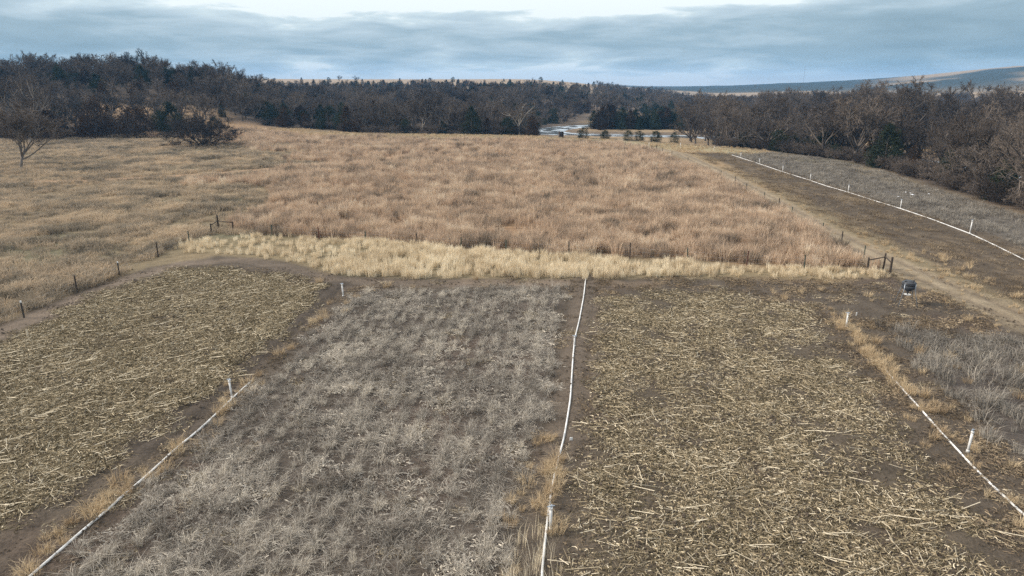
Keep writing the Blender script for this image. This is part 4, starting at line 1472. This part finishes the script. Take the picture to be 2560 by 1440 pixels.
# ================================================================== pipes and sprinklers
M_PVC = simple_mat('white_pipe', (0.62, 0.615, 0.60), 0.5, 2.2, 0.28, spec=0.4)
M_PVC_DIRTY = simple_mat('grey_joint', (0.42, 0.42, 0.42), 0.6, 8.0, 0.2)
M_METAL = simple_mat('galvanised_steel', (0.36, 0.40, 0.45), 0.45, 8.0, 0.2, metal=0.6)
M_BLACK = simple_mat('black_plastic', (0.04, 0.043, 0.05), 0.4, 5.0, 0.3)
M_WOODPOST = simple_mat('weathered_wood', (0.055, 0.042, 0.033), 0.9, 12.0, 0.4, bump=0.4)
M_TPOST = simple_mat('dark_steel_post', (0.05, 0.045, 0.04), 0.7, 12.0, 0.3)
M_TPOST_RED = simple_mat('rusty_steel_post', (0.12, 0.05, 0.035), 0.8, 12.0, 0.4)
M_TPOST_GREEN = simple_mat('green_steel_post', (0.07, 0.09, 0.07), 0.7, 12.0, 0.3)
M_WHITE = simple_mat('white_paint', (0.72, 0.72, 0.70), 0.6, 12.0, 0.12)
M_STAKE = simple_mat('pale_lath', (0.62, 0.53, 0.40), 0.8, 12.0, 0.2)
M_BROWN = simple_mat('dark_brown_board', (0.035, 0.024, 0.02), 0.85, 6.0, 0.4)


def pipe_line(name, line, rad, lengths, label):
    """white pipe laid on the ground in lengths with couplings"""
    P = resample(line, 0.5)
    Z = grid_height(np.array([p.x for p in P]), np.array([p.y for p in P]))
    Zs = np.convolve(np.pad(Z, 2, mode='edge'), np.ones(5) / 5, 'valid')
    P = [Vector((p.x, p.y, max(z, a) + rad * 0.75)) for p, z, a in zip(P, Zs, Z)]
    root = obj(name, None, None, P[0])
    tag(root, label, 'pipe')
    step = max(2, int(lengths / 0.5))
    for i in range(0, len(P) - 1, step):
        seg = P[i:min(len(P), i + step + 1)]
        if len(seg) < 2:
            continue
        m = MB()
        m.tube([p - P[0] for p in seg], [rad] * len(seg), 10)
        o = obj('pipe_length', m.mesh('pipe_length', M_PVC, True), root)
        m = MB()
        d = (seg[1] - seg[0]).normalized() * 0.13
        m.tube([seg[0] - d - P[0], seg[0] + d - P[0]], [rad * 1.16] * 2, 10)
        obj('coupling', m.mesh('coupling', M_PVC_DIRTY, True), root)
    return root


pipe_line('irrigation_pipe', PIPE_L, 0.05, 6.1, 'white pipe running from the lower left corner beside the left corn plot')
pipe_line('irrigation_pipe', PIPE_C[3:], 0.045, 6.1, 'curving white pipe down the middle between grey stubble and corn stalks')
pipe_line('irrigation_pipe', PIPE_C[:4], 0.045, 6.1, 'far straight length of the middle white pipe, ending at the straw grass')
pipe_line('irrigation_pipe', PIPE_R, 0.045, 6.1, 'white pipe half hidden by tan tufts right of the right corn plot')
pipe_line('irrigation_pipe', PIPE_F, 0.055, 9.1, 'long white pipe across the tilled slope on the right, beside the tall risers')


def riser(x, y, h, rad, label, tilt=(0, 0), head=True):
    root = obj('sprinkler_riser', None, None, (x, y, hz(x, y)), (tilt[0], tilt[1], random.Random(x).uniform(-.6, .6)))
    tag(root, label, 'sprinkler', 'sprinkler risers')
    m = MB()
    m.tube([(0, 0, -0.1), (0, 0, h * 0.9)], [rad, rad], 10)
    obj('standpipe', m.mesh('standpipe', M_PVC, True), root)
    m = MB()
    m.lathe([(rad * 1.35, 0.0), (rad * 1.35, 0.10), (rad * 1.05, 0.13)], 12)
    obj('base_collar', m.mesh('base_collar', M_PVC, True), root)
    m = MB()
    m.lathe([(rad * 1.25, h * 0.86), (rad * 1.25, h * 0.93), (rad * 0.5, h * 0.945)], 12)
    obj('cap', m.mesh('cap', M_PVC, True), root)
    if head:
        m = MB()
        m.tube([(0, 0, h * 0.94), (0, 0, h)], [rad * 0.45] * 2, 8)
        m.tube([(-0.15, 0, h * 0.985), (0.0, 0, h * 1.0), (0.15, 0, h * 0.985)], [0.022, 0.032, 0.018], 8)
        m.box((0.03, 0.03, h * 1.01), (0.05, 0.03, 0.05))
        obj('sprinkler_head', m.mesh('sprinkler_head', M_METAL), root)
    return root


riser(-14.95, 33.3, 1.08, 0.05, 'white sprinkler riser on the left pipe, nearer of two on the left', (0.0, -0.06))
riser(-13.4, 51.8, 1.06, 0.055, 'white sprinkler riser where the left corn plot meets the straw grass', (0.02, -0.03))
riser(20.75, 27.7, 1.12, 0.055, 'leaning white sprinkler riser among tan tufts at lower right', (0.0, 0.08))
riser(23.1, 44.5, 1.08, 0.055, 'white sprinkler riser at the top corner of the right corn plot')
riser(1.45, 22.0, 1.05, 0.055, 'white sprinkler riser with a dark head at the foot of the middle pipe')
riser(4.0, 40.9, 0.75, 0.05, 'short white sprinkler riser halfway up the middle pipe')
riser(51.9, 76.0, 1.60, 0.06, 'tall white riser on the right-hand slope, nearest of its line', (0, 0.03))
riser(53.1, 92.6, 1.28, 0.06, 'white riser on the right-hand slope, second of its line')
riser(52.9, 107.3, 1.26, 0.06, 'white riser on the right-hand slope, third of its line')
riser(52.7, 121.1, 1.22, 0.06, 'white riser on the right-hand slope, fourth of its line')
riser(52.5, 133.4, 1.25, 0.06, 'white riser on the right-hand slope, fifth of its line')
riser(52.9, 147.6, 1.2, 0.06, 'white riser on the right-hand slope, sixth of its line')
riser(53.0, 160.3, 1.25, 0.06, 'white riser on the right-hand slope, seventh of its line')
riser(52.0, 178.6, 1.2, 0.06, 'small white riser on the mown margin at the end of the right-hand slope')
riser(45.6, 188.1, 1.2, 0.06, 'faint white riser on the mown margin, second before the riverside bushes')
riser(37.8, 191.9, 1.1, 0.06, 'faintest white riser on the mown margin, left of the other far ones')

# ================================================================== fences
def t_post(root, x, y, h, mat, tip=None, tilt=0.0, loc=(0, 0)):
    z = hz(x, y)
    lx, ly = x - root.location.x, y - root.location.y
    lz = z - root.location.z
    m = MB()
    w, f = 0.055, 0.014
    m.prism([(-w, -f), (w, -f), (w, f), (f, f), (f, w), (-f, w), (-f, f), (-w, f)], -0.2, h if not tip else h - 0.14)
    o = obj('post', m.mesh('post', mat), root, (lx, ly, lz), (tilt, tilt * 0.7, 0.3))
    if tip:
        m = MB()
        m.prism([(-w * 1.06, -f * 1.3), (w * 1.06, -f * 1.3), (w * 1.06, f * 1.2), (f * 1.3, f * 1.2), (f * 1.3, w * 1.05), (-f * 1.3, w * 1.05), (-f * 1.3, f * 1.2), (-w * 1.06, f * 1.2)], h - 0.14, h)
        obj('painted_tip', m.mesh('painted_tip', tip), o)
    return o


def wood_post(root, x, y, h, r=0.075, tilt=0.0, name='post'):
    z = hz(x, y)
    m = MB()
    m.tube([(0, 0, -0.2), (0.01, 0, h * 0.5), (0, 0.01, h - 0.03), (0, 0.01, h)], [r * 1.08, r, r * 0.96, r * 0.8], 9)
    return obj(name, m.mesh(name, M_WOODPOST), root, (x - root.location.x, y - root.location.y, z - root.location.z), (tilt, tilt * .6, 0))


def wires(root, pts, hs):
    for h in hs:
        m = MB()
        P = []
        for (a, b) in zip(pts[:-1], pts[1:]):
            for i in range(4):
                t = i / 4
                x, y = a[0] + (b[0] - a[0]) * t, a[1] + (b[1] - a[1]) * t
                P.append((x - root.location.x, y - root.location.y, hz(x, y) + h - root.location.z - 0.03 * math.sin(math.pi * t)))
        x, y = pts[-1]
        P.append((x - root.location.x, y - root.location.y, hz(x, y) + h - root.location.z))
        m.tube(P, [0.0022] * len(P), 3, False)
        obj('wire', m.mesh('wire', M_METAL), root)


def fence(label, posts, tail):
    x0, y0 = posts[0][:2]
    root = obj('wire_fence', None, None, (x0, y0, hz(x0, y0)))
    tag(root, label, 'fence')
    for i, (x, y, h, kd) in enumerate(posts):
        tl = random.Random(i * 7 + int(x)).uniform(-.04, .04)
        if kd == 'w':
            wood_post(root, x, y, h, 0.065, tl)
        else:
            t_post(root, x, y, h, {'r': M_TPOST_RED, 'd': M_TPOST, 'g': M_TPOST_GREEN, 't': M_TPOST}[kd], M_WHITE if kd == 't' else None, tl)
    wires(root, [p[:2] for p in posts] + tail, (0.35, 0.7, 1.05))
    return root


fence('wire fence of dark posts between the meadow and the left corn plot',
      [(-35.6, 33, 1.4, 'w'), (-35.3, 40, 1.3, 't'), (-35.1, 46.5, 1.3, 't'), (-35.0, 52.6, 1.48, 'w'), (-34.7, 58.2, 1.25, 't'), (-34.5, 64.7, 1.5, 'w'), (-34.3, 71.0, 1.3, 'g')], [(-33.9, 76)])
fence('wire fence along the front of the tall prairie, behind the straw grass',
      [(-26.8, 74.8, 1.25, 'g'), (-21.0, 72.8, 1.4, 'r'), (-15.5, 70.9, 1.3, 'g'), (-9.9, 69.3, 1.45, 'w'), (-5.2, 67.8, 1.3, 'g'), (-0.6, 66.4, 1.35, 'g'), (5.6, 65.4, 1.4, 'd'), (11.4, 64.2, 1.55, 'w'), (16.6, 62.7, 1.35, 'g'), (21.7, 61.1, 1.5, 'r'), (26.5, 59.9, 1.35, 'g')], [(32.4, 59.4)])
fence('wire fence between the tall prairie and the dirt track on the right',
      [(34.1, 64.3, 1.3, 'g'), (34.6, 70.1, 1.45, 'w'), (35.0, 75.5, 1.35, 'g'), (35.6, 86.1, 1.35, 'g'), (36.2, 92.0, 1.55, 'w'), (36.5, 98.4, 1.35, 'g'), (36.8, 107.3, 1.4, 'd'), (37.6, 115.5, 1.45, 'w'), (37.6, 123.8, 1.4, 'g'), (37.0, 129.0, 1.45, 'd'), (37.2, 146.0, 1.6, 'w'), (37.0, 160.3, 1.6, 'w'), (36.9, 170, 1.5, 'd')], [(36.5, 175.3)])
fence('far wire fence of thin posts along the back of the tan prairie',
      [(30.3, 186.0, 1.7, 'd'), (22, 203, 1.5, 'd'), (6.3, 214, 1.7, 'd'), (-0.6, 215.5, 1.7, 'd'), (-16, 216, 1.5, 'd'), (-30.9, 217, 1.7, 'd'), (-35.5, 217, 1.5, 'd'), (-50, 224, 1.5, 'd')], [(-62, 232)])


def brace(label, pts, hs, rails):
    x0, y0 = pts[0]
    root = obj('corner_brace', None, None, (x0, y0, hz(x0, y0)))
    tag(root, label, 'fence brace')
    for (x, y), h in zip(pts, hs):
        wood_post(root, x, y, h, 0.095 if h > 1.45 else 0.08, 0.02)
    for a, b, z0, z1 in rails:
        (xa, ya), (xb, yb) = pts[a], pts[b]
        m = MB()
        m.tube([(xa - x0, ya - y0, hz(xa, ya) + z0 - root.location.z), (xb - x0, yb - y0, hz(xb, yb) + z1 - root.location.z)], [0.055] * 2, 8)
        obj('rail', m.mesh('rail', M_WOODPOST, True), root)
    return root


brace('dark wooden corner brace of three posts at the left end of the prairie fence', [(-34.1, 78.0), (-33.9, 75.6), (-32.0, 77.0)], [1.75, 1.2, 1.15], [(0, 2, 1.05, 1.05), (0, 1, 1.0, 1.05)])
brace('dark wooden corner brace beside the game feeder at the right end of the prairie fence', [(33.3, 58.1), (33.9, 60.3), (31.9, 59.3)], [1.65, 1.45, 1.3], [(0, 1, 1.15, 1.15), (2, 1, 1.05, 1.1)])
brace('small dark brace at the far corner of the prairie by the track', [(36.5, 175.3), (35.4, 176.0)], [1.7, 1.6], [(0, 1, 1.35, 1.35), (0, 1, 0.3, 0.7)])


# ------------------------------------------------------------------ game feeder
def feeder():
    x0, y0 = 30.1, 49.7
    root = obj('game_feeder', None, None, (x0, y0, hz(x0, y0)), (0, 0, -0.27))
    tag(root, 'black hopper game feeder on four steel legs beside the dirt track', 'feeder')
    m = MB()
    m.lathe([(0.46, 1.30), (0.495, 1.34), (0.495, 1.50), (0.485, 1.51), (0.485, 1.56), (0.495, 1.57), (0.495, 1.70), (0.47, 1.73)], 32)
    obj('hopper', m.mesh('hopper', M_BLACK, True), root)
    m = MB()
    m.lathe([(0.07, 0.94), (0.07, 1.0), (0.10, 1.03), (0.455, 1.298)], 32)
    obj('funnel', m.mesh('funnel', M_BLACK, True), root)
    m = MB()
    m.lathe([(0.505, 1.732), (0.505, 1.75), (0.40, 1.83), (0.25, 1.865), (0.245, 1.895), (0.05, 1.91)], 32)
    lid = obj('lid', m.mesh('lid', M_BLACK, True), root)
    for a in (0.4, 2.0, 3.6, 5.2):
        m = MB()
        m.box((0.33 * math.cos(a), 0.33 * math.sin(a), 1.875), (0.16, 0.07, 0.06), a)
        obj('lid_lug', m.mesh('lid_lug', M_BLACK), lid)
    m = MB()
    m.lathe([(0.055, 0.80), (0.055, 0.938)], 16)
    obj('motor_housing', m.mesh('motor_housing', M_BLACK, True), root)
    m = MB()
    m.lathe([(0.05, 0.785), (0.25, 0.80), (0.255, 0.83), (0.24, 0.815), (0.06, 0.806)], 28)
    obj('spinner_plate', m.mesh('spinner_plate', M_WHITE, True), root)
    for k in range(4):
        a = math.pi / 4 + k * math.pi / 2
        ca, sa = math.cos(a), math.sin(a)
        m = MB()
        m.tube([(0.52 * ca, 0.52 * sa, 1.72), (0.53 * ca, 0.53 * sa, 1.30), (0.92 * ca, 0.92 * sa, -0.05)], [0.026] * 3, 8)
        leg = obj('leg', m.mesh('leg', M_METAL, True), root)
        m = MB()
        m.box((0.505 * ca, 0.505 * sa, 1.42), (0.06, 0.08, 0.10), a)
        obj('bracket', m.mesh('bracket', M_METAL), leg)


feeder()


# ------------------------------------------------------------------ box blind, mast, stakes
def blind():
    x0, y0 = 15.7, 223
    root = obj('box_blind', None, None, (x0, y0, hz(x0, y0)), (0, 0, 0.2))
    tag(root, 'small dark box blind with slanted roof in front of the frozen river', 'blind')
    m = MB()
    m.box((0, 0, 1.15), (1.3, 1.3, 1.5))
    obj('cabin', m.mesh('cabin', M_BROWN), root)
    m = MB()
    b = [(-0.75, -0.75, 2.15), (0.75, -0.75, 1.92), (0.75, 0.75, 1.92), (-0.75, 0.75, 2.15)]
    m.v = b + [(x, y, z + 0.06) for x, y, z in b] + [(-0.65, -0.65, 1.9), (-0.65, 0.65, 1.9)]
    m.f = [(3, 2, 1, 0), (4, 5, 6, 7), (0, 1, 5, 4), (1, 2, 6, 5), (2, 3, 7, 6), (3, 0, 4, 7), (0, 8, 9, 3)]
    obj('roof', m.mesh('roof', M_BROWN), root)
    m = MB()
    m.box((0.1, -0.655, 1.5), (0.7, 0.02, 0.28))
    obj('window', m.mesh('window', M_BLACK), root)
    for sx in (-.55, .55):
        for sy in (-.55, .55):
            m = MB()
            m.tube([(sx, sy, 0.4), (sx * 1.15, sy * 1.15, -0.1)], [0.06] * 2, 6)
            obj('leg', m.mesh('leg', M_WOODPOST), root)


blind()


def mast():
    x0, y0 = 940.0, 2300.0
    root = obj('radio_mast', None, None, (x0, y0, hz(x0, y0) - 1))
    tag(root, 'thin lattice radio mast on the far blue hills', 'mast')
    m = MB()
    for k in range(3):
        a = k * 2.094
        m.tube([(0.9 * math.cos(a), 0.9 * math.sin(a), 0), (0.5 * math.cos(a), 0.5 * math.sin(a), 58)], [0.14, 0.10], 4)
    obj('tower_leg', m.mesh('tower_leg', M_METAL), root)
    m = MB()
    for i in range(29):
        s = 0.9 - 0.4 * i / 29
        for k in range(3):
            a, b = k * 2.094, (k + 1) * 2.094
            m.tube([(s * math.cos(a), s * math.sin(a), i * 2), (s * math.cos(b), s * math.sin(b), i * 2 + 2)], [0.05] * 2, 3, False)
    obj('bracing', m.mesh('bracing', M_METAL), root)


mast()


def stake(x, y, h, label, mat, w=0.045):
    m = MB()
    m.prism([(-w, -0.012), (w, -0.012), (w, 0.012), (-w, 0.012)], -0.1, h * 0.94)
    m.v[4:] = [(a, b, c) for a, b, c in m.v[4:]]
    b = len(m.v)
    m.v += [(0, -0.012, h), (0, 0.012, h)]
    m.f += [(4, 5, b), (7, b + 1, 6), (5, 6, b + 1, b), (7, 4, b, b + 1)]
    o = obj('marker_stake', m.mesh('marker_stake', mat), None, (x, y, hz(x, y)), (0.03, 0.05, 0.3))
    tag(o, label, 'stake', 'marker stakes')


stake(-32.2, 42.6, 0.55, 'pale wooden marker stake beside the bare path, nearer of two', M_STAKE, 0.06)
stake(-30.6, 43.8, 0.45, 'pale wooden marker stake just inside the left corn plot', M_STAKE, 0.055)
stake(24.9, 46.8, 0.32, 'short white marker stake right of the riser at the corn plot corner', M_WHITE)
stake(2.78, 28.8, 0.14, 'tiny white marker stub on the soil beside the middle pipe', M_WHITE, 0.07)

# ================================================================== haze
def haze():
    m = bpy.data.materials.new('haze_air')
    m.use_nodes = True
    t = NT(m.node_tree)
    t.n.clear()
    out = t.add('ShaderNodeOutputMaterial')
    v = t.add('ShaderNodeVolumePrincipled')
    v.inputs['Color'].default_value = (0.19, 0.53, 0.98, 1)
    v.inputs['Density'].default_value = 0.00015
    v.inputs['Anisotropy'].default_value = 0.0
    t.l.new(v.outputs[0], out.inputs['Volume'])
    mb = MB()
    mb.box((0, 0, 48), (8900, 9000, 112))
    o = obj('haze', mb.mesh('haze', m))
    tag(o, 'thin bluish air over the whole valley', 'haze', kind='stuff')


haze()
